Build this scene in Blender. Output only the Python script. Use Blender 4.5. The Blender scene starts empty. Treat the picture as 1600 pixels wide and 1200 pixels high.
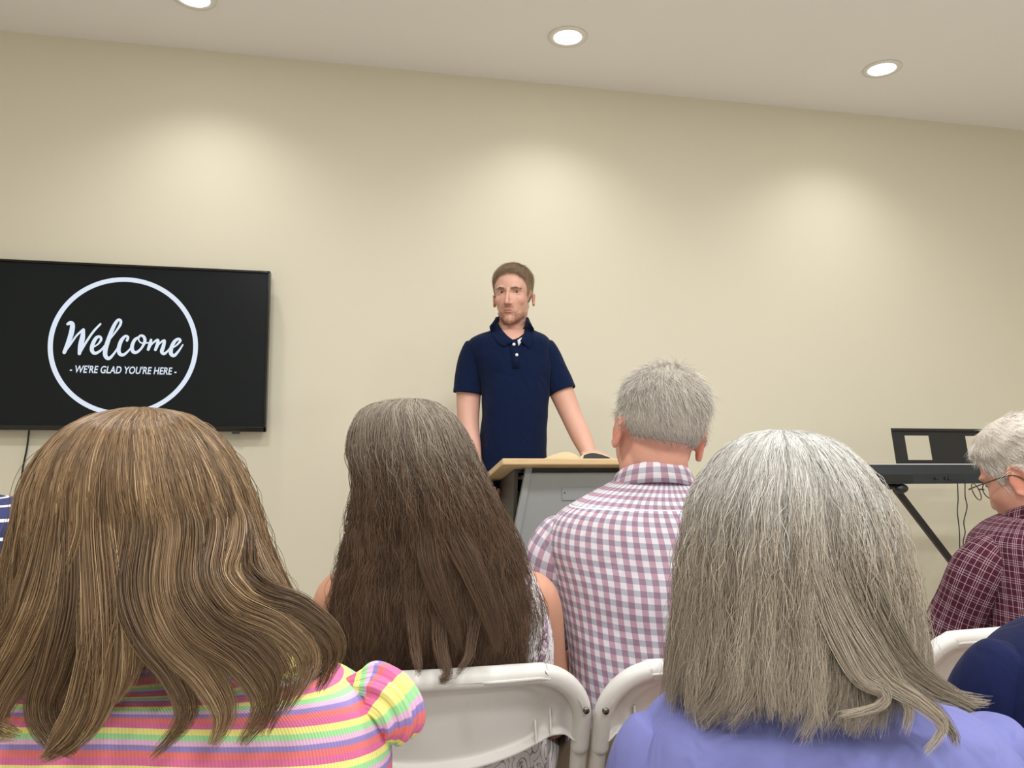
import bpy, math, random
import numpy as np
from mathutils import Matrix, Vector

# ------------------------------------------------------------------ camera, light, exposure
SC = bpy.context.scene
COL = SC.collection
EYE = np.array([0.0, 0.0, 1.12])
YAW, PITCH, ROLL = math.radians(11.0), math.radians(4.0), math.radians(0.4)
F = 1200.0
FWD = np.array([math.sin(YAW)*math.cos(PITCH), math.cos(YAW)*math.cos(PITCH), math.sin(PITCH)])
RT0 = np.array([math.cos(YAW), -math.sin(YAW), 0.0])
UP0 = np.cross(RT0, FWD)
RT = RT0*math.cos(ROLL) + UP0*math.sin(ROLL)
UPV = -RT0*math.sin(ROLL) + UP0*math.cos(ROLL)
HF = np.array([math.sin(YAW), math.cos(YAW), 0.0])       # horizontal forward
cam_d = bpy.data.cameras.new('camera'); cam_d.sensor_width = 36; cam_d.lens = 27.0; cam_d.clip_start = 0.02
cam = bpy.data.objects.new('camera', cam_d); COL.objects.link(cam)
m = Matrix.Identity(4)
for i in range(3):
    m[i][0], m[i][1], m[i][2], m[i][3] = RT[i], UPV[i], -FWD[i], EYE[i]
cam.matrix_world = m
SC.camera = cam
SC.view_settings.view_transform = 'Standard'; SC.view_settings.look = 'None'
SC.view_settings.gamma = 1.0; SC.view_settings.use_curve_mapping = False
SC.view_settings.exposure = 0.0
world = bpy.data.worlds.new('world'); SC.world = world; world.use_nodes = True
world.node_tree.nodes['Background'].inputs[0].default_value = (0.9, 0.95, 1.0, 1)
world.node_tree.nodes['Background'].inputs[1].default_value = 0.0

WALL_Y, CEIL = 3.5, 2.825
LAMP_W, FILL_W, BACK_FILL_W = 5.5, 21.0, 27.0

def ray(px, py):
    return FWD + RT*(px-800)/F + UPV*(600-py)/F
def P(px, py, h):
    """world point seen at a pixel, h metres ahead of the camera"""
    v = ray(px, py); return EYE + v*(h/v.dot(HF))
def on_y(px, py, y):
    v = ray(px, py); return EYE + v*((y-EYE[1])/v[1])
def on_z(px, py, z):
    v = ray(px, py); return EYE + v*((z-EYE[2])/v[2])

def area_light(name, loc, rot, size, watts, col=(1, .93, .82), size_y=None):
    d = bpy.data.lights.new(name, 'AREA'); d.energy = watts; d.color = col
    d.shape = 'RECTANGLE' if size_y else 'DISK'; d.size = size
    if size_y: d.size_y = size_y
    o = bpy.data.objects.new(name, d); COL.objects.link(o); o.location = loc; o.rotation_euler = rot
    return o

# ------------------------------------------------------------------ materials
def nt(name):
    mt = bpy.data.materials.new(name); mt.use_nodes = True
    t = mt.node_tree; b = t.nodes['Principled BSDF']
    return mt, t, b
def lin(c):
    return tuple(((x/255)/12.92 if x/255 <= .04045 else ((x/255+.055)/1.055)**2.4) for x in c) + (1,)
def N(t, kind, **kw):
    n = t.nodes.new(kind)
    for k, v in kw.items(): setattr(n, k, v)
    return n
def math_n(t, op, a, b=None, c=None):
    n = t.nodes.new('ShaderNodeMath'); n.operation = op
    for i, x in enumerate((a, b, c)):
        if x is None: continue
        if isinstance(x, (int, float)): n.inputs[i].default_value = x
        else: t.links.new(x, n.inputs[i])
    return n.outputs[0]
def mix_n(t, fac, a, b, mode='MIX'):
    n = t.nodes.new('ShaderNodeMix'); n.data_type = 'RGBA'; n.blend_type = mode
    if isinstance(fac, (int, float)): n.inputs[0].default_value = fac
    else: t.links.new(fac, n.inputs[0])
    for i, x in ((6, a), (7, b)):
        if isinstance(x, tuple): n.inputs[i].default_value = x
        else: t.links.new(x, n.inputs[i])
    return n.outputs[2]
def bump_n(t, b, h, strength=.3, dist=.002):
    n = t.nodes.new('ShaderNodeBump'); n.inputs['Strength'].default_value = strength
    n.inputs['Distance'].default_value = dist
    t.links.new(h, n.inputs['Height']); t.links.new(n.outputs[0], b.inputs['Normal'])
def noise_n(t, scale, detail=3, vec=None, rough=.5):
    n = t.nodes.new('ShaderNodeTexNoise'); n.inputs['Scale'].default_value = scale
    n.inputs['Detail'].default_value = detail; n.inputs['Roughness'].default_value = rough
    if vec is None:
        tc = t.nodes.new('ShaderNodeTexCoord'); vec = tc.outputs['Object']
    t.links.new(vec, n.inputs['Vector']); return n
def plain(name, c, rough=.6, metal=0.0, var=0.06, scale=30, bump=.1, bscale=200, spec=.5, coat=0):
    mt, t, b = nt(name)
    n = noise_n(t, scale)
    base = lin(c); dark = tuple(x*(1-var) for x in base[:3]) + (1,); lite = tuple(min(1, x*(1+var)) for x in base[:3]) + (1,)
    t.links.new(mix_n(t, n.outputs['Fac'], dark, lite), b.inputs['Base Color'])
    b.inputs['Roughness'].default_value = rough; b.inputs['Metallic'].default_value = metal
    b.inputs['Specular IOR Level'].default_value = spec; b.inputs['Coat Weight'].default_value = coat
    if bump:
        n2 = noise_n(t, bscale); bump_n(t, b, n2.outputs['Fac'], bump, .001)
    return mt
def emissive(name, c, s):
    mt, t, b = nt(name); b.inputs['Base Color'].default_value = lin(c)
    b.inputs['Emission Color'].default_value = lin(c); b.inputs['Emission Strength'].default_value = s
    return mt
def uvs(t):
    n = t.nodes.new('ShaderNodeUVMap'); n.uv_map = 'UVMap'
    s = t.nodes.new('ShaderNodeSeparateXYZ'); t.links.new(n.outputs[0], s.inputs[0])
    return n.outputs[0], s.outputs[0], s.outputs[1]
def stripe(t, x, period, width, phase=0.0):
    """1 inside a stripe of given width (fraction)"""
    a = math_n(t, 'FRACT', math_n(t, 'ADD', math_n(t, 'DIVIDE', x, period), 10+phase))
    return math_n(t, 'LESS_THAN', a, width)
FOLD = .55
def weave(t, b, uv, scale=900, strength=.15):
    n = noise_n(t, scale, 2, uv); bump_n(t, b, n.outputs['Fac'], strength, .0006)
    mp = N(t, 'ShaderNodeMapping'); mp.inputs['Scale'].default_value = (1, 1, .55); mp.inputs['Rotation'].default_value = (.3, .5, .2)
    tc = N(t, 'ShaderNodeTexCoord'); t.links.new(tc.outputs['Object'], mp.inputs[0])
    f = noise_n(t, 17, 2, mp.outputs[0], .45); f.inputs['Distortion'].default_value = 1.4
    n2 = t.nodes.new('ShaderNodeBump'); n2.inputs['Strength'].default_value = FOLD; n2.inputs['Distance'].default_value = .012
    t.links.new(f.outputs['Fac'], n2.inputs['Height'])
    for q in t.nodes:
        if q.type == 'BUMP' and q != n2: t.links.new(n2.outputs[0], q.inputs['Normal'])

M = {}
M['wall'] = plain('cream_wall_paint', (217, 212, 193), .75, var=.012, scale=3, bump=.06, bscale=350)
M['ceiling'] = plain('ceiling_paint', (244, 242, 240), .9, var=.012, scale=2, bump=.05, bscale=300)
M['carpet'] = plain('carpet', (196, 190, 182), .95, var=.2, scale=300, bump=.5)
M['white_trim'] = plain('white_trim', (236, 233, 226), .45, var=.02, bump=0)
M['chair'] = plain('chair_plastic', (210, 209, 203), .42, var=.05, scale=9, bump=.12, bscale=900)
M['chair_metal'] = plain('chair_metal', (212, 208, 199), .36, var=.03, bump=0)
M['screw'] = plain('screw_steel', (120, 116, 108), .3, metal=1, bump=0)
M['black'] = plain('black_plastic', (26, 27, 30), .42, var=.15, bump=.05)
M['piano'] = plain('slate_black_plastic', (36, 42, 47), .5, var=.1, bump=.05)
M['blackgloss'] = plain('black_gloss', (10, 10, 11), .14, var=.05, bump=0)
M['tube'] = plain('stand_tube', (34, 29, 30), .35, metal=.3, var=.1, bump=0)
M['greypanel'] = plain('grey_laminate', (136, 139, 139), .5, var=.03, bump=.03)
M['darkpanel'] = plain('dark_panel', (58, 53, 49), .55, var=.1, bump=.03)
M['paper'] = plain('book_paper', (216, 198, 160), .8, var=.06, bump=.1)
M['button'] = plain('button_white', (235, 236, 238), .3, var=.02, bump=0)
M['tee'] = plain('white_cotton', (214, 212, 216), .85, bump=.1)
M['trouser'] = plain('dark_trousers', (40, 42, 50), .85, var=.1, bump=.2)
M['khaki'] = plain('khaki_trousers', (130, 116, 92), .85, var=.08, bump=.2)
M['shoe'] = plain('shoe_leather', (48, 36, 30), .4, var=.1, bump=.1)
M['eye_white'] = plain('eye_white', (178, 162, 152), .35, var=.02, bump=0)
M['iris'] = plain('iris', (70, 54, 42), .15, var=.1, bump=0)
M['mouth'] = plain('mouth_dark', (84, 44, 42), .6, bump=0)
M['gold'] = plain('glasses_wire', (96, 84, 66), .3, metal=.8, bump=0)
M['clip'] = plain('hair_clip_metal', (190, 186, 176), .25, metal=.8, bump=0)
M['screen'] = emissive('screen_black', (24, 27, 28), .4)
M['screen'].node_tree.nodes['Principled BSDF'].inputs['Roughness'].default_value = .25; M['screen'].node_tree.nodes['Principled BSDF'].inputs['Specular IOR Level'].default_value = .10
M['lettering'] = emissive('screen_white', (224, 235, 250), .92)
M['lettering'].node_tree.nodes['Principled BSDF'].inputs['Base Color'].default_value = (.02, .02, .02, 1)
M['lamp'] = emissive('lamp_diffuser', (255, 250, 240), 9)

def wood():
    mt, t, b = nt('maple_board')
    tc = N(t, 'ShaderNodeTexCoord'); mp = N(t, 'ShaderNodeMapping'); mp.inputs['Scale'].default_value = (3, 26, 26)
    t.links.new(tc.outputs['Object'], mp.inputs[0]); n = noise_n(t, 4, 6, mp.outputs[0], .6)
    t.links.new(mix_n(t, n.outputs['Fac'], lin((190, 158, 112)), lin((228, 202, 160))), b.inputs['Base Color'])
    b.inputs['Roughness'].default_value = .45; return mt
M['wood'] = wood()

def skin(name, c, red=.35):
    mt, t, b = nt(name)
    a = N(t, 'ShaderNodeAttribute', attribute_name='tint')
    n = noise_n(t, 60, 4); n2 = noise_n(t, 9, 2)
    base = lin(c); warm = (base[0]*.97, base[1]*.80, base[2]*.76, 1)
    c1 = mix_n(t, math_n(t, 'MULTIPLY', n2.outputs['Fac'], red), base, warm)
    c2 = mix_n(t, math_n(t, 'MULTIPLY', n.outputs['Fac'], .25), c1, tuple(x*.82 for x in base[:3])+(1,))
    t.links.new(mix_n(t, 1.0, c2, a.outputs['Color'], 'MULTIPLY'), b.inputs['Base Color'])
    b.inputs['Roughness'].default_value = .5
    b.inputs['Subsurface Weight'].default_value = .12; b.inputs['Subsurface Radius'].default_value = (.01, .004, .002)
    b.inputs['Subsurface Scale'].default_value = .6
    bump_n(t, b, noise_n(t, 500, 3).outputs['Fac'], .12, .0006)
    return mt

def hair_mat(name, ramp, rough=.42, tipmix=None, spec=.35):
    """ramp: colours from darkest to lightest strand; tipmix: (colour, from, to) blended along the strand"""
    mt, t, b = nt(name)
    a = N(t, 'ShaderNodeAttribute', attribute_name='tone')
    r = N(t, 'ShaderNodeValToRGB'); cr = r.color_ramp
    k = len(ramp)
    cr.elements[0].color = lin(ramp[0]); cr.elements[1].color = lin(ramp[-1])
    for i in range(1, k-1):
        e = cr.elements.new(i/(k-1)); e.color = lin(ramp[i])
    t.links.new(a.outputs['Fac'], r.inputs[0]); out = r.outputs[0]
    if tipmix:
        al = N(t, 'ShaderNodeAttribute', attribute_name='along')
        mr = N(t, 'ShaderNodeMapRange'); mr.interpolation_type = 'SMOOTHSTEP'
        mr.inputs[1].default_value = tipmix[1]; mr.inputs[2].default_value = tipmix[2]
        t.links.new(al.outputs['Fac'], mr.inputs[0])
        out = mix_n(t, mr.outputs[0], out, mix_n(t, a.outputs['Fac'], lin(tipmix[0]), lin(tipmix[3])))
    t.links.new(out, b.inputs['Base Color']); b.inputs['Roughness'].default_value = rough
    b.inputs['Specular IOR Level'].default_value = spec
    return mt

def gingham():
    mt, t, b = nt('gingham_cotton'); uv, u, v = uvs(t)
    yoke = N(t, 'ShaderNodeAttribute', attribute_name='yoke').outputs['Fac']
    col = stripe(t, u, .0215, .5); row = stripe(t, v, .0195, .5)
    white = lin((226, 224, 228)); mauve = lin((190, 157, 172)); grey = lin((180, 183, 192))
    def cloth(ca, cb):
        x = mix_n(t, col, white, ca); y = mix_n(t, row, white, cb)
        return mix_n(t, 1.0, x, y, 'MULTIPLY')
    out = mix_n(t, yoke, cloth(mauve, grey), cloth(grey, mauve))
    out = mix_n(t, math_n(t, 'MULTIPLY', math_n(t, 'MULTIPLY', yoke, math_n(t, 'SUBTRACT', 1.0, yoke)), 3.0), out, white)
    out = mix_n(t, 1.0, out, (1.18, 1.18, 1.18, 1), 'MULTIPLY')
    t.links.new(out, b.inputs['Base Color']); b.inputs['Roughness'].default_value = .85
    weave(t, b, uv); return mt
M['gingham'] = gingham()

def plaid():
    mt, t, b = nt('maroon_plaid_cotton'); uv, u, v = uvs(t)
    def lines(x, p):
        s = None
        for ph in (0.0, .13, .26, .62):
            q = stripe(t, x, p, .04, ph); s = q if s is None else math_n(t, 'MAXIMUM', s, q)
        return s
    l = math_n(t, 'ADD', math_n(t, 'MULTIPLY', lines(u, .030), .50), math_n(t, 'MULTIPLY', lines(v, .034), .36))
    n = noise_n(t, 8, 2, uv)
    base = mix_n(t, n.outputs['Fac'], lin((54, 20, 34)), lin((78, 30, 46)))
    blk = math_n(t, 'MULTIPLY', stripe(t, v, .034, .4, .3), .25)
    base = mix_n(t, blk, base, lin((54, 24, 40)))
    t.links.new(mix_n(t, l, base, lin((196, 166, 178))), b.inputs['Base Color'])
    b.inputs['Roughness'].default_value = .85; b.inputs['Specular IOR Level'].default_value = .2; weave(t, b, uv); return mt
M['plaid'] = plaid()

def rainbow():
    mt, t, b = nt('rainbow_rib_knit'); uv, u, v = uvs(t)
    nn = noise_n(t, 20, 2, uv)
    vv = math_n(t, 'ADD', math_n(t, 'DIVIDE', v, .0330), math_n(t, 'MULTIPLY', nn.outputs['Fac'], .05))
    fr = math_n(t, 'FRACT', math_n(t, 'ADD', vv, 20.0))
    r = N(t, 'ShaderNodeValToRGB'); cr = r.color_ramp; cr.interpolation = 'LINEAR'
    seq = [(0, (216, 112, 158)), (.19, (228, 122, 122)), (.37, (150, 134, 196)), (.52, (226, 184, 216)), (.66, (160, 220, 158)), (.82, (236, 230, 140))]
    stops = []
    for i, (p, c) in enumerate(seq):
        e = seq[i+1][0] if i+1 < len(seq) else 1.0
        stops += [(p+.015, c), (e-.015, c)]
    cr.elements[0].position, cr.elements[0].color = stops[0][0], lin(stops[0][1])
    cr.elements[1].position, cr.elements[1].color = stops[-1][0], lin(stops[-1][1])
    for p, c in stops[1:-1]:
        e = cr.elements.new(p); e.color = lin(c)
    t.links.new(fr, r.inputs[0])
    w = math_n(t, 'SINE', math_n(t, 'MULTIPLY', u, 2*math.pi/.0031))
    w = math_n(t, 'MULTIPLY_ADD', w, .5, .5)
    gap = math_n(t, 'MULTIPLY', math_n(t, 'POWER', math_n(t, 'SUBTRACT', 1.0, w), 3.0), .22)
    t.links.new(mix_n(t, gap, r.outputs[0], mix_n(t, 1.0, r.outputs[0], (.55, .5, .6, 1), 'MULTIPLY')), b.inputs['Base Color'])
    bump_n(t, b, w, .5, .0008); b.inputs['Roughness'].default_value = .9; return mt
M['rainbow'] = rainbow()

def breton():
    mt, t, b = nt('navy_white_stripe_knit'); uv, u, v = uvs(t)
    s = stripe(t, v, .0285, .17)
    n = noise_n(t, 12, 3, uv)
    navy = mix_n(t, n.outputs['Fac'], lin((30, 36, 78)), lin((44, 54, 104)))
    t.links.new(mix_n(t, s, navy, lin((228, 226, 232))), b.inputs['Base Color'])
    b.inputs['Roughness'].default_value = .85; weave(t, b, uv, 700, .3); return mt
M['breton'] = breton()

def floral():
    mt, t, b = nt('floral_cotton'); uv, u, v = uvs(t)
    wn = noise_n(t, 26, 2, uv)
    warp = N(t, 'ShaderNodeVectorMath', operation='MULTIPLY_ADD'); warp.inputs[1].default_value = (.016, .016, 0)
    t.links.new(wn.outputs['Color'], warp.inputs[0]); t.links.new(uv, warp.inputs[2])
    vo = N(t, 'ShaderNodeTexVoronoi'); vo.inputs['Scale'].default_value = 21; t.links.new(warp.outputs[0], vo.inputs[0])
    d = vo.outputs['Distance']
    vo2 = N(t, 'ShaderNodeTexVoronoi', feature='DISTANCE_TO_EDGE'); vo2.inputs['Scale'].default_value = 62; t.links.new(warp.outputs[0], vo2.inputs[0])
    edge = math_n(t, 'LESS_THAN', vo2.outputs['Distance'], .07)
    rings = math_n(t, 'LESS_THAN', math_n(t, 'ABSOLUTE', math_n(t, 'SUBTRACT', math_n(t, 'FRACT', math_n(t, 'MULTIPLY', d, 6.5)), .5)), .07)
    inner = math_n(t, 'LESS_THAN', d, .30)
    petal = math_n(t, 'MULTIPLY', inner, math_n(t, 'GREATER_THAN', d, .13))
    white = lin((232, 230, 230))
    c = mix_n(t, math_n(t, 'MULTIPLY', petal, .75), white, lin((186, 142, 178)))
    c = mix_n(t, math_n(t, 'MULTIPLY', math_n(t, 'LESS_THAN', d, .10), .7), c, lin((140, 96, 130)))
    leaf = math_n(t, 'MULTIPLY', math_n(t, 'GREATER_THAN', noise_n(t, 58, 1, uv).outputs['Fac'], .63), math_n(t, 'SUBTRACT', 1.0, inner))
    c = mix_n(t, math_n(t, 'MULTIPLY', leaf, .7), c, lin((120, 118, 124)))
    line = math_n(t, 'MULTIPLY', math_n(t, 'MAXIMUM', math_n(t, 'MULTIPLY', edge, inner), rings), .75)
    c = mix_n(t, line, c, lin((92, 84, 94)))
    t.links.new(c, b.inputs['Base Color']); b.inputs['Roughness'].default_value = .85; weave(t, b, uv); return mt
M['floral'] = floral()

def fabric(name, c, c2, scale=40):
    mt, t, b = nt(name); uv, u, v = uvs(t)
    n = noise_n(t, scale, 4, uv)
    t.links.new(mix_n(t, n.outputs['Fac'], lin(c), lin(c2)), b.inputs['Base Color'])
    b.inputs['Roughness'].default_value = .9; b.inputs['Sheen Weight'].default_value = .04; b.inputs['Specular IOR Level'].default_value = .12
    weave(t, b, uv, 1200, .25); return mt
M['polo'] = fabric('navy_pique', (10, 22, 50), (14, 28, 60))
M['lavender'] = fabric('lavender_jersey', (110, 114, 170), (122, 126, 184), 14)
M['navy'] = fabric('navy_fleece', (16, 22, 52), (26, 34, 74), 18)

# ------------------------------------------------------------------ mesh helpers
WM = {}
def link(o, parent=None, world=None):
    COL.objects.link(o)
    if parent is not None:
        o.parent = parent; WM[o.name] = WM[parent.name]
    else:
        WM[o.name] = world if world is not None else Matrix.Identity(4)
        o.matrix_world = WM[o.name]
    return o
def to_local(V, parent, world):
    mw = WM[parent.name] if parent is not None else (world if world is not None else Matrix.Identity(4))
    inv = np.array(mw.inverted()); V = np.asarray(V, float)
    return V @ inv[:3, :3].T + inv[:3, 3]
def mk(name, V, Fc, mat, parent=None, world=None, uv=None, smooth=True, attrs=None, mods=()):
    V = to_local(V, parent, world)
    me = bpy.data.meshes.new(name); me.from_pydata([tuple(v) for v in V], [], [tuple(int(i) for i in f) for f in Fc])
    me.update()
    for mt in (mat if isinstance(mat, (list, tuple)) else [mat]): me.materials.append(mt)
    if smooth: me.polygons.foreach_set('use_smooth', [True]*len(me.polygons))
    if uv is not None:
        l = me.uv_layers.new(name='UVMap'); idx = np.empty(len(me.loops), np.int32); me.loops.foreach_get('vertex_index', idx)
        uv = np.asarray(uv, float)
        if len(uv) == len(V): l.data.foreach_set('uv', uv[idx].ravel())
        else: l.data.foreach_set('uv', uv.ravel())
    for k, a in (attrs or {}).items():
        a = np.asarray(a, np.float32)
        if a.ndim == 1:
            at = me.attributes.new(k, 'FLOAT', 'POINT'); at.data.foreach_set('value', a)
        else:
            at = me.attributes.new(k, 'FLOAT_COLOR', 'POINT'); at.data.foreach_set('color', a.ravel())
    o = bpy.data.objects.new(name, me)
    for kind, kw in mods:
        md = o.modifiers.new(kind.lower(), kind)
        for k, v in kw.items(): setattr(md, k, v)
    return link(o, parent, world)
def empty(name, loc, rz=0.0):
    o = bpy.data.objects.new(name, None); o.empty_display_size = .1
    return link(o, None, Matrix.Translation(Vector(loc)) @ Matrix.Rotation(rz, 4, 'Z'))
def tag(o, label, cat, group=None, kind=None):
    if kind: o['kind'] = kind
    if label: o['label'] = label
    if cat: o['category'] = cat
    if group: o['group'] = group
    return o
def join(parts):
    V, Fc, n = [], [], 0
    for v, f in parts:
        V.append(np.asarray(v, float)); Fc += [tuple(i+n for i in q) for q in f]; n += len(v)
    return np.vstack(V), Fc
def box(c, s, rot=None):
    c = np.array(c, float); s = np.array(s, float)/2
    V = np.array([(x, y, z) for x in (-1, 1) for y in (-1, 1) for z in (-1, 1)])*s
    if rot is not None: V = V @ np.array(rot).T
    return V+c, [(0, 1, 3, 2), (4, 6, 7, 5), (0, 4, 5, 1), (2, 3, 7, 6), (0, 2, 6, 4), (1, 5, 7, 3)]
def prism(pts, off):
    """polygon of 3D points extruded by off"""
    n = len(pts); V = np.vstack([pts, np.array(pts)+np.array(off)])
    return V, [tuple(range(n))[::-1], tuple(range(n, 2*n))] + [(i, (i+1) % n, (i+1) % n+n, i+n) for i in range(n)]
def ellipsoid(c, r, rot=None, nu=24, nv=16):
    V = [(0, 0, 1)]
    for j in range(1, nv):
        a = math.pi*j/nv
        for i in range(nu):
            V.append((math.sin(a)*math.cos(2*math.pi*i/nu), math.sin(a)*math.sin(2*math.pi*i/nu), math.cos(a)))
    V.append((0, 0, -1)); V = np.array(V)*np.array(r)
    if rot is not None: V = V @ np.array(rot).T
    Fc = [(0, 1+i, 1+(i+1) % nu) for i in range(nu)]
    for j in range(nv-2):
        for i in range(nu):
            a, b_ = 1+j*nu+i, 1+j*nu+(i+1) % nu; Fc.append((a, a+nu, b_+nu, b_))
    e = len(V)-1; Fc += [(e, e-nu+(i+1) % nu, e-nu+i) for i in range(nu)]
    return V+np.array(c), Fc
def crom(tab, t):
    """Catmull-Rom through the rows of tab; t in 0..1 over the rows"""
    tab = np.asarray(tab, float); n = len(tab)
    x = np.clip(np.asarray(t, float), 0, 1)*(n-1); i = np.minimum(x.astype(int), n-2); f = (x-i)
    p0, p1, p2, p3 = tab[np.maximum(i-1, 0)], tab[i], tab[i+1], tab[np.minimum(i+2, n-1)]
    if tab.ndim > 1: f = f.reshape(f.shape + (1,)*(tab.ndim-1))
    return .5*((2*p1) + (-p0+p2)*f + (2*p0-5*p1+4*p2-p3)*f**2 + (-p0+3*p1-3*p2+p3)*f**3)
def tube(pts, rad, n=12, steps=None, caps=True, flat=1.0, hint=(0, 0, 1)):
    """tapered tube through points; rad per point; rounded ends; returns V, F, uv"""
    pts = np.asarray(pts, float); rad = np.broadcast_to(np.asarray(rad, float), (len(pts),))
    steps = steps or max(2, (len(pts)-1)*5+1)
    t = np.linspace(0, 1, steps); C = crom(pts, t); R = np.maximum(crom(rad[:, None], t)[:, 0], 1e-5)
    T = np.gradient(C, axis=0); T /= np.linalg.norm(T, axis=1)[:, None]+1e-12
    if caps:
        ca = np.array([.99, .87, .6, .3]); 
        C = np.vstack([[C[0]-T[0]*R[0]*a for a in ca], C, [C[-1]+T[-1]*R[-1]*a for a in ca[::-1]]])
        R = np.concatenate([R[0]*np.sqrt(1-ca**2), R, R[-1]*np.sqrt(1-ca[::-1]**2)])
        T = np.vstack([np.repeat(T[:1], 4, 0), T, np.repeat(T[-1:], 4, 0)])
    h = np.array(hint, float); V = []
    A = np.cross(T[0], h)
    if np.linalg.norm(A) < .1: A = np.cross(T[0], (1, .3, 0))
    for c, r, tt in zip(C, R, T):
        A = A-tt*A.dot(tt); A /= np.linalg.norm(A); B = np.cross(tt, A)
        th = np.arange(n)*2*math.pi/n
        V.append(c + r*(np.cos(th)[:, None]*A + flat*np.sin(th)[:, None]*B))
    k = len(C); V = np.vstack(V)
    Fc = [(j*n+i, j*n+(i+1) % n, (j+1)*n+(i+1) % n, (j+1)*n+i) for j in range(k-1) for i in range(n)]
    Fc += [tuple(range(n))[::-1], tuple((k-1)*n+i for i in range(n))]
    return V, Fc
def remesh(parts, voxel, smooth=4, name='tmp'):
    V, Fc = join(parts)
    me = bpy.data.meshes.new(name); me.from_pydata([tuple(v) for v in V], [], Fc); me.update()
    o = bpy.data.objects.new(name, me); COL.objects.link(o)
    r = o.modifiers.new('r', 'REMESH'); r.mode = 'VOXEL'; r.voxel_size = voxel
    s = o.modifiers.new('s', 'SMOOTH'); s.factor = .5; s.iterations = smooth
    dg = bpy.context.evaluated_depsgraph_get(); dg.update()
    ev = o.evaluated_get(dg); m2 = bpy.data.meshes.new_from_object(ev)
    n = len(m2.vertices); A = np.empty(n*3); m2.vertices.foreach_get('co', A); A = A.reshape(-1, 3)
    Fo = [tuple(p.vertices) for p in m2.polygons]
    NN = np.empty(n*3); m2.vertices.foreach_get('normal', NN); NN = NN.reshape(-1, 3)
    bpy.data.objects.remove(o); bpy.data.meshes.remove(me); bpy.data.meshes.remove(m2)
    return A, Fo, NN

def wob(Q, seed, freq, amp, n=7, aniso=(1, 1, 1)):
    """smooth pseudo noise from random sine waves"""
    r = np.random.RandomState(seed); out = np.zeros(len(Q))
    for _ in range(n):
        k = r.normal(size=3)*np.array(aniso); k /= np.linalg.norm(k)+1e-9
        out += np.sin(Q @ (k*freq*r.uniform(.6, 1.6))+r.uniform(0, 6.28))
    return out*amp/math.sqrt(n)

def loft_cam(rows, yaw=0.0, n=96, steps=70, expo=2.3, close_top=False, uoff=0.0, wrinkle=0.0, seed=1, fold=None, hem=True, vw=.35):
    """garment torso: rows (xl, xr, py, ahead, half_depth). Returns V, F, uv(loop-safe), ring array."""
    c, s = math.cos(yaw), math.sin(yaw)
    AX = RT0*c + HF*s; AY = HF*c - RT0*s
    ctr, hw, hd = [], [], []
    for xl, xr, py, h, d in rows:
        a, b_ = P(xl, py, h), P(xr, py, h)
        ctr.append((a+b_)/2); hw.append(np.linalg.norm(b_-a)/2); hd.append(d)
    t = np.linspace(0, 1, steps)
    C = crom(ctr, t); W = crom(np.array(hw)[:, None], t)[:, 0]; D = crom(np.array(hd)[:, None], t)[:, 0]
    th = np.linspace(0, 2*math.pi, n+1)       # duplicated seam column, at the front
    sx, cy = np.sin(th), -np.cos(th)          # th=0 front(+AY) ... we start at the front so the back is the middle
    e = 2/expo
    X = -np.sign(sx)*np.abs(sx)**e; Y = -np.sign(cy)*np.abs(cy)**e
    V = C[:, None, :] + (W[:, None]*X[None])[..., None]*AX + (D[:, None]*Y[None])[..., None]*AY
    # arc length u, measured from back centre
    Wm, Dm = np.max(W), np.max(D)
    seg = np.sqrt(np.diff(X*Wm)**2 + np.diff(Y*Dm)**2); al = np.concatenate([[0], np.cumsum(seg)]); al -= al[n//2]
    back = C - D[:, None]*AY*.9 
    side = C + W[:, None]*AX
    dl = .5*np.linalg.norm(np.diff(back, axis=0), axis=1) + .5*np.linalg.norm(np.diff(side, axis=0), axis=1)
    # v: true distance along the surface where the garment is seen, per column
    dv = np.linalg.norm(np.diff(V, axis=0), axis=2); vl = np.vstack([np.zeros(n+1), np.cumsum(dv, axis=0)])
    vm = np.concatenate([[0], np.cumsum(dl)])
    uvg = np.stack([np.broadcast_to(al, (steps, n+1)) + uoff, -(vl*vw + vm[:, None]*(1-vw))], -1)
    if fold is not None or wrinkle:
        Q = V.reshape(-1, 3); Nn = (V - C[:, None, :]); Nn /= np.linalg.norm(Nn, axis=2)[..., None]+1e-9
        dis = wob(Q, seed, 26, wrinkle, 8, (1, 1, .55)) + wob(Q, seed+5, 60, wrinkle*.3, 8, (.8, .8, 1.2))
        V = V + Nn*dis.reshape(steps, n+1)[..., None]
        V[:, n] = V[:, 0]
        if fold is not None: V = fold(V, C, t)
    Vf = V.reshape(-1, 3); m_ = n+1
    Fc = [(j*m_+i, (j+1)*m_+i, (j+1)*m_+i+1, j*m_+i+1) for j in range(steps-1) for i in range(n)]
    Fc = [f[::-1] for f in Fc]
    return Vf, Fc, uvg.reshape(-1, 2), (C, W, D, AX, AY, t)
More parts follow.
